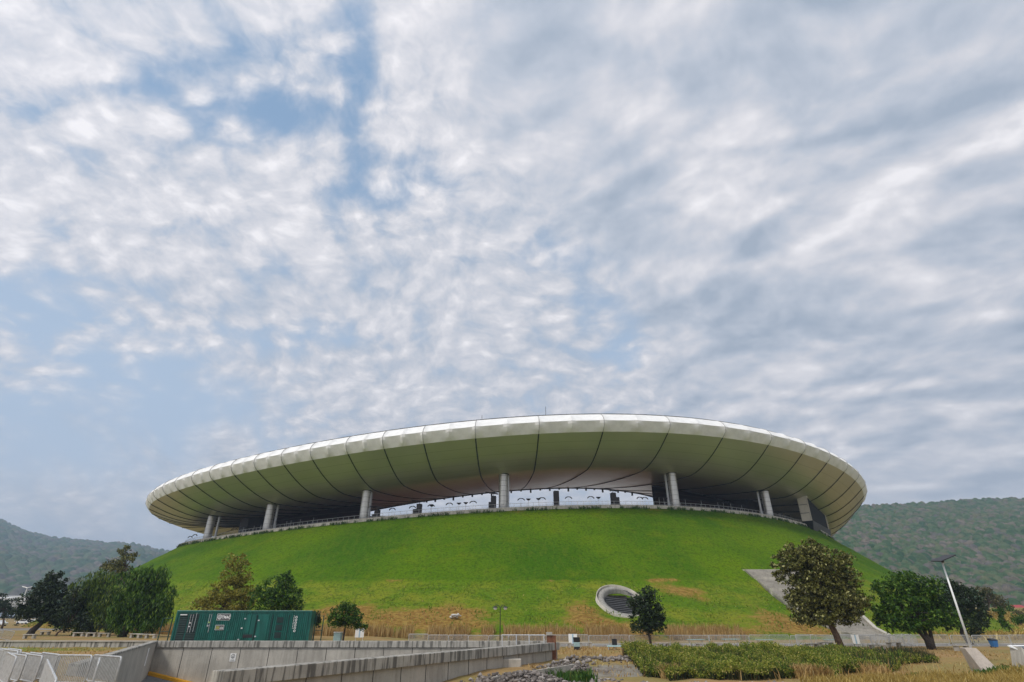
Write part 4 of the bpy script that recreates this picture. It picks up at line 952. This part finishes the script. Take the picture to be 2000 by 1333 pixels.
for x, z, c_ in ((1.28, 1.75, m_globe), (1.28, 1.45, m_globe), (2.93, 1.8, simple('lime_tag', (.35, .6, .12), .6)), (2.9, 1.5, m_gal), (5.95, 1.3, m_globe), (6.1, 2.1, m_gal), (7.35, 1.95, m_gal), (7.3, .6, m_gal), (5.85, .35, m_gal)):
    b_ = MB(); b_.box(x, x+.14, -.065, -.036, z, z+.1); b_.build('latch', c_, t)
b_ = MB(); b_.box(.35, .95, -.045, -.034, 2.44, 2.52); b_.build('small_plate', m_globe, t)
def textmesh(name, s, size, mat, parent, loc, rot=(R(90), 0, 0), ext=.006, bold=.012, sx=1.):
    cu = bpy.data.curves.new(name, 'FONT'); cu.body = s; cu.size = size; cu.extrude = ext; cu.offset = bold
    ob = bpy.data.objects.new(name+'_tmp', cu); C.objects.link(ob); dg = bpy.context.evaluated_depsgraph_get(); dg.update()
    me = bpy.data.meshes.new_from_object(ob.evaluated_get(dg)); bpy.data.objects.remove(ob)
    o = link(name, me, mat, parent); o.location = loc; o.rotation_euler = rot; o.scale = (sx, 1, 1); return o
def plate(x0, x1, z0, z1):
    b_ = MB(); b_.box(x0, x1, -.05, -.038, z0, z1); f = b_.build('plate', m_globe, t)
    b_ = MB(); b_.box(x0+.03, x1-.03, -.055, -.0505, z0+.03, z1-.03); b_.build('plate_field', m_black, f); return f
f1 = plate(3.62, 4.78, 2.02, 2.56)
textmesh('lettering', 'TMAC', .36, m_globe, f1, (4.06, -.062, 2.16), sx=.78, bold=.014)
for r0, r1 in ((.19, .14), (.09, .05)):
    b_ = MB(); b_.lathe([(r0, 0), (r0, .006), (r1, .006), (r1, 0)], 24); o = b_.build('emblem_ring', m_globe, f1); o.rotation_euler = (R(90), 0, 0); o.location = (3.87, -.056, 2.29)
b_ = MB(); b_.poly([(3.80, -.057, 2.17), (3.94, -.057, 2.17), (3.87, -.057, 2.06)], (0, -.006, 0)); b_.build('emblem_point', m_globe, f1)
f2 = plate(3.66, 4.42, 1.20, 1.62)
m_yl = simple('yellow_print', (.42, .42, .12), .6)
for i in range(3): b_ = MB(); b_.box(3.72+.11*i, 3.79+.11*i, -.06, -.0555, 1.27, 1.53); b_.build('yellow_letter', m_yl, f2)
for i in range(3): b_ = MB(); b_.poly([(4.06+.11*i, -.056, 1.30), (4.14+.11*i, -.056, 1.30), (4.10+.11*i, -.056, 1.53)], (0, -.005, 0)); b_.build('white_letter', m_globe, f2)
# door bay with vertical door, window recess
b_ = MB(); b_.box(6.75, 7.15, -.02, .045, .25, 2.5); b_.box(6.2, 6.70, -.02, .045, .95, 2.5); d = b_.build('door', m_green, t)
b_ = MB(); b_.box(6.25, 7.1, -.03, -.021, .55, .82); b_.build('recess', m_black, t); b_ = MB(); b_.box(7.19, 7.25, -.03, .049, .25, 2.5); b_.build('door_gap', m_greend, t)
for z in (.62, 1.25, 1.9): b_ = MB(); b_.box(9.05, 9.65, -.03, -.005, z-.1, z+.38); b_.build('vent', m_greend, t)
for x in (8.6, 10.15, 4.75): b_ = MB(); b_.box(x, x+.06, -.025, -.004, .25, 2.5 if x != 4.75 else 1.1); b_.build('panel_gap', m_greend, t)
# upright white lettering at the right (too blurred to read: kept as letter-like strokes)
for i in range(6):
    z = 1.1+i*.235; b_ = MB(); b_.lathe([(.105, 0), (.105, .008), (.06, .008), (.06, 0)], 14); o = b_.build('upright_letter', m_globe, t); o.rotation_euler = (R(90), 0, 0); o.location = (10.82, -.012, z); o.scale = (1, .95, 1)
b_ = MB(); 
for i in range(9): b_.box(10.58, 10.63, -.02, -.008, 1.3+i*.13, 1.37+i*.13)
b_.build('small_print', m_globe, t)
# green fence posts around container
m_gf = simple('green_fence_paint', (.004, .05, .035), .6)
def fence_bay(lbl, x, y, dx, dy, z, h):
    t = empty('mesh_fence_bay', (x, y, z)); tag(t, lbl, 'fence')
    for s in (0, 1): b_ = MB(); b_.tube([(dx*s, dy*s, -.1), (dx*s, dy*s, h)], .05, 6); b_.build('post', m_gf, t)
    for z_ in (h-.05, h*.5, .1): b_ = MB(); b_.tube([(0, 0, z_), (dx, dy, z_)], .025, 5); b_.build('rail', m_gf, t)
fence_bay('dark green fence bay beside the left end of the container', AX(320, 57.5), 57.5, .9, 0, .55, 2.3)
fence_bay('dark green fence bay right of the container', AX(618, 59.8), 59.8, .75, 0, .45, 2.6)

# ------------------------------------------------------------------ lamps
def make_lamp():
    t = empty('twin_head_lamp')
    b_ = MB(); b_.tube([(0, 0, 0), (0, 0, 3.75)], [.055, .035], 8); b_.build('post', m_black, t)
    b_ = MB(); b_.lathe([(.14, 0), (.14, .05), (.06, .3)], 12); b_.build('base', m_black, t)
    for s in (-1, 1):
        b_ = MB(); b_.tube([(0, 0, 3.72), (s*.2, 0, 3.95), (s*.38, 0, 3.98), (s*.5, 0, 3.85)], .03, 6); b_.build('arm', m_black, t)
        b_ = MB(); b_.lathe([(.02, 3.88), (.26, 3.80), (.28, 3.74)], 14, (s*.5, 0)); b_.build('shade', m_black, t)
        b_ = MB(); b_.lathe([(.17, 3.735), (.17, 3.66), (.12, 3.56), (.0, 3.52)], 14, (s*.5, 0)); b_.build('globe', m_globe, t, True)
    return t
lamp = make_lamp(); lamp.location = (AX(977, 60), 60, .0); tag(lamp, 'black lamp post with two white globes behind the ramp walls', 'street lamp')
def t_at(px, off):
    best = None
    for a in np.arange(205, 335, .1):
        x_, y_ = ring(R(a), off); z_ = harm(HM, R(a)); c, s = math.cos(TH), math.sin(TH)
        q = 1000+FPX*x_/(y_*c+(z_-EYE)*s)
        if best is None or abs(q-px) < best[0]: best = (abs(q-px), a)
    return R(best[1])
def rimspot(px, off=-20.):
    a = t_at(px, off); x_, y_ = ring(a, off); return x_, y_, harm(HM, a)-.4, a
LP = [764, 804, 840, 876, 923, 1018.7, 1059, 1111, 1156, 1252, 1262]
def post_light(mat):
    t = empty('plaza_light')
    b_ = MB(); b_.tube([(0, 0, 0), (0, 0, 3.2)], .05, 6); b_.build('post', mat, t)
    b_ = MB(); b_.quadbox([(-.2, -.2, 3.2), (.2, -.2, 3.2), (.2, .2, 3.2), (-.2, .2, 3.2), (-.6, -.4, 3.6), (.6, -.4, 3.6), (.6, .4, 3.6), (-.6, .4, 3.6)]); b_.build('head', m_black, t)
    return t
def twin_arc(mat):
    t = empty('twin_arc_lamp')
    b_ = MB(); b_.tube([(0, 0, 0), (0, 0, 3.9)], .035, 6); b_.build('post', mat, t)
    for s in (-1, 1):
        b_ = MB(); b_.tube([(0, 0, 4.15), (s*.5, 0, 4.1), (s*1.0, 0, 3.85), (s*1.15, 0, 3.6)], [.09, .14, .16, .10], 6); b_.build('arc_head', m_black, t)
    return t
la = twin_arc(m_gal); la.scale = (.8, .8, 1); lb = post_light(m_gal)
for i, x in enumerate(LP):
    o = la if i == 0 else copy_tree(la); q = rimspot(x, -21.); o.location = q[:3]; o.rotation_euler.z = q[3]+R(90); tag(o, 'lamp with two arched dark heads seen against the sky in the gap under the roof', 'lamp', 'arched lamps in the bright gap under the roof')
for i, x in enumerate([841, 895, 909.5, 1033, 1052, 1170]):
    o = lb if i == 0 else copy_tree(lb); q = rimspot(x, -19.); o.location = q[:3]; tag(o, 'lamp with a small dark flared head seen in the gap under the roof', 'lamp', 'flared lamps in the bright gap under the roof')
lc = twin_arc(m_globe); lc.scale = (.8, .8, .8)
for i, x in enumerate([536, 557, 565, 584, 610, 454, 472, 493, 506]):
    o = lc if i == 0 else copy_tree(lc); q = rimspot(x, -17.); o.location = (q[0], q[1], q[2]); tag(o, 'pale lamp post on the left part of the concourse under the roof', 'lamp', 'pale lamps on the left of the concourse')
for i, x in enumerate([1290, 1299, 1341, 1372, 1405, 1416, 1430, 1452, 1527, 1535, 1541]):
    o = copy_tree(lc); q = rimspot(x, -16.); o.location = (q[0], q[1], q[2]); tag(o, 'pale lamp post on the right part of the concourse under the roof', 'lamp', 'pale lamps on the right of the concourse')
for i, x in enumerate([377, 352]):
    o = copy_tree(la); q = rimspot(x, -14.); o.location = (q[0], q[1], q[2]-1.2); tag(o, ['dark twin lamp on the rim just left of the outermost column', 'dark lamp on the rim at the left end of the mound'][i], 'lamp')
def kiosk(lbl, x, off, w_, h_, canopy=True):
    q = rimspot(x, off); t = empty('equipment_tower', q[:3], q[3]+R(90)); tag(t, lbl, 'tower')
    b_ = MB(); b_.box(-w_/2, w_/2, -w_/2, w_/2, 0, h_); b_.build('cabinet', m_black, t, bevel=.04)
    b_ = MB(); b_.box(-w_/2+.08, w_/2-.08, -w_/2-.03, -w_/2-.005, h_*.2, h_*.9); b_.build('grille', m_dark, t)
    if canopy: b_ = MB(); b_.quadbox([(-2.1, -.5, h_+.9), (1.2, -.5, h_+.45), (1.2, .5, h_+.45), (-2.1, .5, h_+.9), (-2.1, -.5, h_+1.1), (1.2, -.5, h_+.62), (1.2, .5, h_+.62), (-2.1, .5, h_+1.1)]); b_.build('canopy', m_black, t); b_ = MB(); b_.tube([(0, 0, h_), (0, 0, h_+.6)], .06, 6); b_.build('canopy_post', m_black, t)
K = [(736, 1.15, 2.9, 1, 'black tower with tilted canopy right of the third column'), (729, .8, 1.9, 0, 'short black cabinet beside the tower near the third column'), (818, 1.15, 3.4, 1, 'black tower with tilted canopy in the left half of the gap'), (810, .9, 2.2, 0, 'short black cabinet in the left half of the gap'),
     (963, 1.3, 4.0, 1, 'black tower with canopy just left of the middle column'), (957.5, .8, 2.6, 0, 'short black cabinet left of the middle column'), (1087, 1.3, 4.6, 0, 'tall narrow black tower right of the middle column'), (1200, 1.2, 4.0, 1, 'black tower with canopy in the right half of the gap'), (1207, .9, 2.9, 0, 'leaning black cabinet in the right half of the gap')]
for x, w_, h_, c_, lb_ in K: kiosk(lb_, x, -15.5, w_, h_, bool(c_))
# leaning-look solar lamp on a concrete plinth
def plinth_pts(t, L_, Wd, Ht, top, mat=m_panelc):
    b_ = MB(); b_.quadbox([(-.3, -Wd/2, -.3), (L_, -Wd/2, -.3), (L_, Wd/2, -.3), (-.3, Wd/2, -.3), (0, -Wd/2, Ht), (top, -Wd/2, Ht), (top, Wd/2, Ht), (0, Wd/2, Ht)]); return b_.build('plinth', mat, t, bevel=.03)
m_pink = concrete('warm_concrete', (.42, .36, .30), .10)
t = empty('solar_lamp_post', (AX(1884, 44), 44, g(33, 44))); tag(t, 'tall white lamp post with a tilted solar panel on a wedge plinth at right', 'street lamp')
b_ = MB(); b_.quadbox([(-.55, -.95, -.3), (.55, -1.25, -.3), (.95, .6, -.3), (-.1, .9, -.3), (-.62, .2, 1.42), (.15, .1, 1.42), (.25, .85, 1.42), (-.45, .95, 1.42)]); b_.build('plinth', m_pink, t, bevel=.03)
b_ = MB(); b_.tube([(.05, .5, 1.3), (.05, .5, 7.2)], [.085, .055], 10); b_.build('pole', m_globe, t, True)
b_ = MB(); b_.quadbox([(-.62, -.35, 7.08), (.66, -.35, 7.52), (.66, .75, 7.62), (-.62, .75, 7.18), (-.64, -.35, 7.14), (.64, -.35, 7.58), (.64, .75, 7.68), (-.64, .75, 7.24)]); b_.build('solar_panel', m_black, t)
b_ = MB(); b_.tube([(.05, .45, 7.1), (.05, .4, 7.32)], .1, 8); b_.build('bracket', m_black, t)
# solar bench
t = empty('solar_bench', (AX(1953, 43.5), 43.5, g(35, 43.5))); tag(t, 'concrete bench block with a sloping solar panel at the right edge', 'bench')
b_ = MB(); b_.quadbox([(-.1, -.9, -.3), (.8, -1.0, -.3), (1.1, 1.0, -.3), (.3, 1.0, -.3), (.62, -.1, 1.3), (.95, -.3, .8), (1.15, 1.0, 1.3), (.7, 1.0, 1.35)]); b_.build('side_block', m_panelc, t, bevel=.02)
b_ = MB(); b_.quadbox([(.45, .75, 1.28), (2.4, .75, 1.28), (2.4, .85, 1.28), (.45, .85, 1.28), (.45, .75, 1.36), (2.4, .75, 1.36), (2.4, .85, 1.36), (.45, .85, 1.36)])
b_ = MB(); b_.quadbox([(.85, -.75, .72), (2.9, -.75, .72), (2.3, .85, 1.28), (.45, .85, 1.28), (.85, -.75, .80), (2.9, -.75, .80), (2.3, .85, 1.36), (.45, .85, 1.36)]); b_.build('panel_frame', m_globe, t)
s = MB(); m_cell = simple('solar_cells', (.02, .03, .05), .25)
def pl(u, v): 
    a = Vector((.85, -.75, .807)).lerp(Vector((2.9, -.75, .807)), u); b2 = Vector((.45, .85, 1.367)).lerp(Vector((2.3, .85, 1.367)), u); return a.lerp(b2, v)
for i in range(6):
    for j in range(5):
        u0, v0 = .12+i*.128, .12+j*.156; q = [pl(u0, v0), pl(u0+.105, v0), pl(u0+.105, v0+.12), pl(u0, v0+.12)]; s.quadbox(q+[p_+Vector((0, 0, .012)) for p_ in q])
s.build('solar_cells', m_cell, t)
b_ = MB(); b_.box(.95, 3.1, -.6, .2, -.2, .12); b_.build('seat', m_pink, t, bevel=.02)
b_ = MB(); b_.box(1.0, 3.1, .3, .45, .1, .9); b_.build('back_panel', m_panelc, t)
for x in (1.0, 2.55): b_ = MB(); b_.box(x, x+.12, -.6, -.5, .1, .73); b_.build('leg', m_black, t)
# benches
def make_bench():
    t = empty('concrete_bench'); b_ = MB(); b_.box(-.75, .75, -.25, .25, .38, .48); b_.build('seat', m_panelc, t, bevel=.02)
    for x in (-.55, .55): b_ = MB(); b_.quadbox([(x-.16, -.18, -.05), (x+.16, -.18, -.05), (x+.16, .18, -.05), (x-.16, .18, -.05), (x-.11, -.2, .38), (x+.11, -.2, .38), (x+.11, .2, .38), (x-.11, .2, .38)]); b_.build('leg', m_panelc, t)
    return t
bn = make_bench(); k0 = True
BN = [(1698, 61.5, 'concrete bench right of the dusty tree trunk'), (1730, 66, 'concrete bench before the stacked barriers'), (1857, 60, 'concrete bench between the wide tree and the lamp plinth'), (1572, 64, 'concrete bench left of the dusty tree trunk'), (1600, 66, 'concrete bench just behind the dusty tree trunk'), (1100, 66, 'concrete bench behind the end of the ramp wall'), (1140, 66.5, 'concrete bench right of the teal crate'), (1245, 66, 'concrete bench just left of the oval tree trunk'), (1288, 64.5, 'concrete bench just right of the oval tree trunk'), (1365, 64.5, 'concrete bench behind the left part of the papyrus'), (1400, 65, 'concrete bench behind the middle of the papyrus'), (1470, 63, 'long seat bench behind the right part of the papyrus'),
      (72, 74, 'concrete bench on the lawn before the leaning tree'), (165, 82, 'bench under the yellow green willow'), (190, 81, 'bench in the shade between the willows'), (215, 80, 'bench left of the willow trunk'), (290, 76, 'bench right of the willow trunk'), (305, 76, 'bench between willow trunk and container'), (276, 76.5, 'bench closest to the willow trunk'), (100, 90, 'bench behind the leaning tree')]
for x, D, l_ in BN:
    o = bn if k0 else copy_tree(bn); k0 = False; X = AX(x, D); o.location = (X, D, g(X, D)); o.rotation_euler.z = random.uniform(-.2, .2); tag(o, l_, 'bench', 'concrete benches along the paths')
# piled chairs / tables behind the hedge are small: folding tables
def make_table():
    t = empty('folding_table'); b_ = MB(); b_.box(-.9, .9, -.35, .35, .7, .75); b_.build('top', m_teal, t)
    for x in (-.7, .7): b_ = MB(); b_.tube([(x, -.3, 0), (x, .3, .7)], .025, 5); b_.tube([(x, .3, 0), (x, -.3, .7)], .025, 5); b_.build('leg', m_gal, t)
    return t
tb = make_table(); k0 = True
for x, D, l_ in [(1352, 66.5, 'grey folding table by the fence behind the papyrus, left one'), (1420, 67, 'grey folding table by the fence behind the papyrus, middle one'), (1485, 66.5, 'grey folding table by the fence left of the dusty tree'), (1615, 67, 'grey folding table behind the dusty tree trunk')]:
    o = tb if k0 else copy_tree(tb); k0 = False; X = AX(x, D); o.location = (X, D, g(X, D)); tag(o, l_, 'table')
# electric box on mound (white rubble heap by the dead grass)
q = onground(889, 1210)
t = empty('stone_heap', q); tag(t, 'small heap of white stones on the dead grass of the mound', 'stones'); r_ = np.random.default_rng(3)
rk_ = rocks('stones', np.array([[r_.normal()*.24, r_.normal()*.22, .15+.45*r_.random()] for _ in range(26)]), .12, .32, simple('white_stone', (.55, .53, .5), .9, 0, .2, 6), '', 4); rk_.parent = t
for k_ in ('label', 'category', 'kind'):
    if k_ in rk_: del rk_[k_]

# ------------------------------------------------------------------ portals in the mound
q = PORTAL; t = empty('round_portal', (q.x, q.y, q.z+.28), 0); tag(t, 'round concrete tunnel mouth with louvres low on the mound behind the oval tree', 'portal')
t.rotation_euler = (R(37), R(5), R(6)); t.scale = (1.12, 1.12, 1)
def ringdisc(name, r0, r1, z0, z1, mat, par, seg=56):     # ring in local XY plane (z along normal)
    b_ = MB(); b_.lathe([(r0, z0), (r0, z1), (r1, z1), (r1, z0)], seg); o = b_.build(name, mat, par, True); return o
ringdisc('outer_ring', 3.72, 3.60, -2.5, .16, m_ring, t); ringdisc('gap_ring', 3.57, 3.30, -1.5, -.22, m_black, t)
m_louv = simple('dark_louvres', (.09, .09, .09), .6)
ca, sa = np.cos(np.linspace(0, 2*np.pi, 57)[:-1]), np.sin(np.linspace(0, 2*np.pi, 57)[:-1])
rows = [(3.40, 0, 0, -.4), (3.40, 0, 0, -.02), (2.78, .34, .40, -.34), (2.74, .34, .40, -2.2)]
X = np.stack([r0*ca+cx for r0, cx, cy, z in rows], 1); Y = np.stack([r0*sa+cy for r0, cx, cy, z in rows], 1); Z = np.stack([0*ca+z for r0, cx, cy, z in rows], 1)
link('end_ring', gridmesh('end_ring', X, Y, Z, True), concrete('collar_concrete', (.36, .34, .30), .3), t)
b_ = MB(); b_.lathe([(2.9, -2.0), (.01, -2.0)], 40, (.34, .40)); b_.build('dark_interior', m_black, t)
for k_ in range(10):
    y = -2.3+k_*.42; hw = math.sqrt(max(.1, 2.65**2-y*y))
    b_ = MB(); b_.box(.42-hw, .42+hw, .42+y, .42+y+.12, -1.6, -1.15); b_.build('louvre', m_louv, t)
# stair chute at right
A = [onground(1455, 1117), onground(1500, 1152), onground(1545, 1191)]
t = empty('stairway', A[0]); tag(t, 'wide concrete stairway cut into the right side of the mound behind the dusty tree', 'stairs')
def P_t(o, root): o.parent = root; o.matrix_parent_inverse = Matrix.Translation(-root.location); return o
def gm(px, py): q_ = onground(px, py); return q_
lp_ = [(1455, 1117), (1480, 1138), (1510, 1164), (1545, 1191), (1590, 1218), (1640, 1238), (1700, 1250)]
rp_ = [(1560, 1117), (1600, 1136), (1640, 1158), (1665, 1180), (1690, 1208), (1715, 1232), (1750, 1250)]
Lq = [gm(*a) for a in lp_]; Rq = [gm(*a) for a in rp_]
b_ = MB()
def strip_wall(pts, th, hgt, dep):
    b_ = MB()
    for a, c_ in zip(pts[:-1], pts[1:]):
        d = Vector((c_.x-a.x, c_.y-a.y, 0)).normalized(); n = Vector((-d.y, d.x, 0))*th
        b_.quadbox([(a.x, a.y, a.z-dep), (c_.x, c_.y, c_.z-dep), (c_.x+n.x, c_.y+n.y, c_.z-dep), (a.x+n.x, a.y+n.y, a.z-dep), (a.x, a.y, a.z+hgt), (c_.x, c_.y, c_.z+hgt), (c_.x+n.x, c_.y+n.y, c_.z+hgt), (a.x+n.x, a.y+n.y, a.z+hgt)])
    return b_
P_t(strip_wall(Lq, .55, .35, 2.).build('left_parapet', m_ring), t); P_t(strip_wall(Rq, -.5, .45, 2.).build('right_parapet', m_ring), t)
d = (Rq[0]-Lq[0]); P_t(strip_wall([Lq[0]+Vector((-.2, 0, .05)), Rq[0]+Vector((.2, 0, .05))], .7, .35, 2.).build('back_wall', m_ring), t)
b_ = MB(); ns = 44
for i in range(ns):
    f0 = i/ns*(len(Lq)-1); k_ = int(f0); u = f0-k_; f1 = (i+1)/ns*(len(Lq)-1); k1 = min(int(f1), len(Lq)-2); u1 = f1-k1
    a = Lq[k_].lerp(Lq[k_+1], u); c_ = Rq[k_].lerp(Rq[k_+1], u); a1 = Lq[k1].lerp(Lq[k1+1], u1); c1 = Rq[k1].lerp(Rq[k1+1], u1)
    z = min(a.z, c_.z)*.5+max(a.z, c_.z)*.5+.22
    b_.quadbox([(a.x, a.y, z-2.5), (a1.x, a1.y, z-2.5), (c1.x, c1.y, z-2.5), (c_.x, c_.y, z-2.5), (a.x, a.y, z), (a1.x, a1.y, z), (c1.x, c1.y, z), (c_.x, c_.y, z)])
P_t(b_.build('steps', m_panelc), t)
for i in (1, 2):
    a, c_ = Lq[i], Rq[i]; b_ = MB(); b_.wall((a.x, a.y), (c_.x, c_.y), .35, max(a.z, c_.z)-1, max(a.z, c_.z)+.55); P_t(b_.build('landing_wall', m_ring), t)

# ------------------------------------------------------------------ scoreboard box at right end of the concourse
t = empty('scoreboard', (87.6, 165, 27.9), R(52)); tag(t, 'big boxed screen with cream side and dark face at the right end of the concourse', 'screen')
b_ = MB(); b_.box(0, 25, 0, 2.3, 0, 7.0); b_.build('housing', m_cream, t)
b_ = MB(); b_.box(.5, 24.6, -.12, -.01, .25, 6.8); b_.build('face', simple('dark_screen', (.004, .005, .006), .95, 0, .2, 1), t)
for (x0, x1, z0, z1) in ((0, 25, 6.82, 7.1), (24.6, 25.1, 0, 6.8), (0, .45, 0, 6.8)): b_ = MB(); b_.box(x0, x1, -.35, -.125, z0, z1); b_.build('frame', m_cream, t)
for z in (2.2, 4.6): b_ = MB(); b_.box(-.05, -.005, 0, 2.3, z, z+.12); b_.build('side_joint', m_seam, t)
b_ = MB(); b_.quadbox([(1, .0, -2.4), (27, .0, -2.4), (27, 3, -2.4), (1, 3, -2.4), (-.2, -.6, -.02), (25.3, -.6, -.02), (25.3, 2.4, -.02), (-.2, 2.4, -.02)]); b_.build('undertray', m_black, t)

# ------------------------------------------------------------------ far things: cars, houses, masts
def make_car(mat):
    t = empty('parked_car')
    prof = [(-2.1, .35), (-2.1, .85), (-1.25, .95), (-.75, 1.42), (.75, 1.42), (1.35, .95), (2.1, .85), (2.1, .35)]
    b_ = MB(); b_.poly([(x, -.85, z) for x, z in prof], (0, 1.7, 0)); b_.build('body', mat, t, bevel=.05)
    b_ = MB(); b_.poly([(x, -.865, z) for x, z in [(-1.1, .97), (-.7, 1.34), (.7, 1.34), (1.15, .97)]], (0, .012, 0)); b_.build('window', m_black, t)
    for x in (-1.3, 1.3):
        for y in (-.87, .67):
            b_ = MB(); b_.lathe([(.01, 0), (.32, 0), (.32, .2), (.01, .2)], 14); o = b_.build('wheel', m_black, t); o.rotation_euler = (R(-90), 0, 0); o.location = (x, y, .32)
    return t
m_cw = simple('white_car_paint', (.75, .76, .78), .3, 0, .02); m_cd = simple('dark_car_paint', (.04, .05, .07), .3, 0, .02)
for i, (x, D, m_, l_) in enumerate([(52, 200, m_cw, 'white car parked beyond the lawn left of the leaning tree'), (68, 202, m_cw, 'white car parked just left of the leaning tree trunk'), (3, 165, m_cw, 'pale car at the left edge beyond the lawn')]):
    c_ = make_car(m_); X = AX(x, D); c_.location = (X, D, g(X, D)); c_.rotation_euler.z = random.uniform(-.15, .15); tag(c_, l_, 'car')
t = empty('wheeled_bin', (AX(1922, 66), 66, g(51, 66))); t.scale = (.75, .75, .8); tag(t, 'small blue wheeled bin with a dark lid by the fence right of the lamp plinth', 'bin')
b_ = MB(); b_.quadbox([(-.3, -.3, .08), (.3, -.3, .08), (.3, .3, .08), (-.3, .3, .08), (-.42, -.4, .85), (.42, -.4, .85), (.42, .4, .85), (-.42, .4, .85)]); b_.build('body', m_blue, t, bevel=.03)
b_ = MB(); b_.quadbox([(-.46, -.44, .86), (.46, -.44, .86), (.46, .44, .86), (-.46, .44, .86), (-.42, -.40, .95), (.42, -.40, .95), (.42, .42, 1.08), (-.42, .42, 1.08)]); b_.build('lid', m_black, t)
for x in (-.3, .3): b_ = MB(); b_.tube([(x-.03, .3, .1), (x+.03, .3, .1)], .1, 10); b_.build('wheel', m_black, t)
def house(lbl, px, py, D, w_, d__, h_, wall, roof, rh, name='house'):
    q = at(px, py, D); t = empty(name, q); tag(t, lbl, 'house')
    b_ = MB(); b_.box(-w_/2, w_/2, 0, d__, -3, h_); b_.build('wall', wall, t)
    b_ = MB(); b_.quadbox([(-w_/2-.4, -.4, h_), (w_/2+.4, -.4, h_), (w_/2+.4, d__+.4, h_), (-w_/2-.4, d__+.4, h_), (-w_/2+.4, d__/2-.2, h_+rh), (w_/2-.4, d__/2-.2, h_+rh), (w_/2-.4, d__/2+.2, h_+rh), (-w_/2+.4, d__/2+.2, h_+rh)]); b_.build('roof', roof, t)
    for k_ in range(3): x = -w_/2+w_*(k_+.5)/3; b_ = MB(); b_.box(x-.5, x+.5, -.06, -.01, h_*.35, h_*.75); b_.build('window', m_dark, t)
m_rroof = simple('red_roof_tiles', (.36, .035, .035), .7, 0, .15, 1)
house('house with a red roof at the foot of the wooded hill, left one', 1976, 1196, 330, 9, 8, 1.6, m_globe, m_rroof, 1.6)
house('house with a red roof at the foot of the wooded hill, right one', 1996, 1196, 320, 9, 8, 1.8, m_globe, m_rroof, 1.8)
house('long white flat shed at the far left below the distant hill', 26, 1174, 420, 26, 12, 3.0, m_globe, m_top, .5)
house('small white house at the far left edge below the distant hill', -2, 1178, 400, 10, 10, 3.0, m_globe, m_top, .6)
t = empty('street_mast', at(33, 1203, 240)); tag(t, 'tall thin street light with two arms beyond the lawn at the far left', 'street lamp')
b_ = MB(); b_.tube([(0, 0, -2), (0, 0, 10.3)], .14, 6); b_.build('pole', m_globe, t)
for s_ in (-1, 1): b_ = MB(); b_.tube([(0, 0, 10.2), (s_*2.2, 0, 10.6)], .12, 6); b_.build('arm', m_globe, t)
# rooftop antennas
for (px, hh, l_) in [(1066, 2.4, 'thin mast on the roof edge near the middle'), (941, 1.3, 'short thin rod on the roof edge left of the middle')]:
    best = min(np.arange(205, 335, .1), key=lambda a_: abs(1000+FPX*ring(R(a_), -2.)[0]/(ring(R(a_), -2.)[1]*math.cos(TH)+(harm(HR, R(a_))+2)*math.sin(TH))-px)); a_ = R(best); x_, y_ = ring(a_, -2.)
    t = empty('roof_mast', (x_, y_, harm(HR, a_)+5)); tag(t, l_, 'mast'); b_ = MB(); b_.tube([(0, 0, 0), (0, 0, hh)], .05, 5); b_.build('rod', m_black, t); b_ = MB(); b_.lathe([(.2, -.1), (.2, .15), (.05, .3)], 8); b_.build('base', m_black, t)

# ------------------------------------------------------------------ haze: one closed box of even air
HAZE_D = .00030
hm_ = newmat('air_haze'); pv = N('ShaderNodeVolumePrincipled'); pv.inputs['Color'].default_value = (.62, .78, 1, 1); pv.inputs['Density'].default_value = HAZE_D; pv.inputs['Anisotropy'].default_value = .2
o_ = N('ShaderNodeOutputMaterial'); nt.links.new(pv.outputs[0], o_.inputs['Volume'])
b_ = MB(); b_.box(-4500, 4500, -260, 4600, -30, 420); hz_ = b_.build('haze', hm_); tag(hz_, 'thin blue haze in the air over the whole valley', 'haze', kind='stuff')
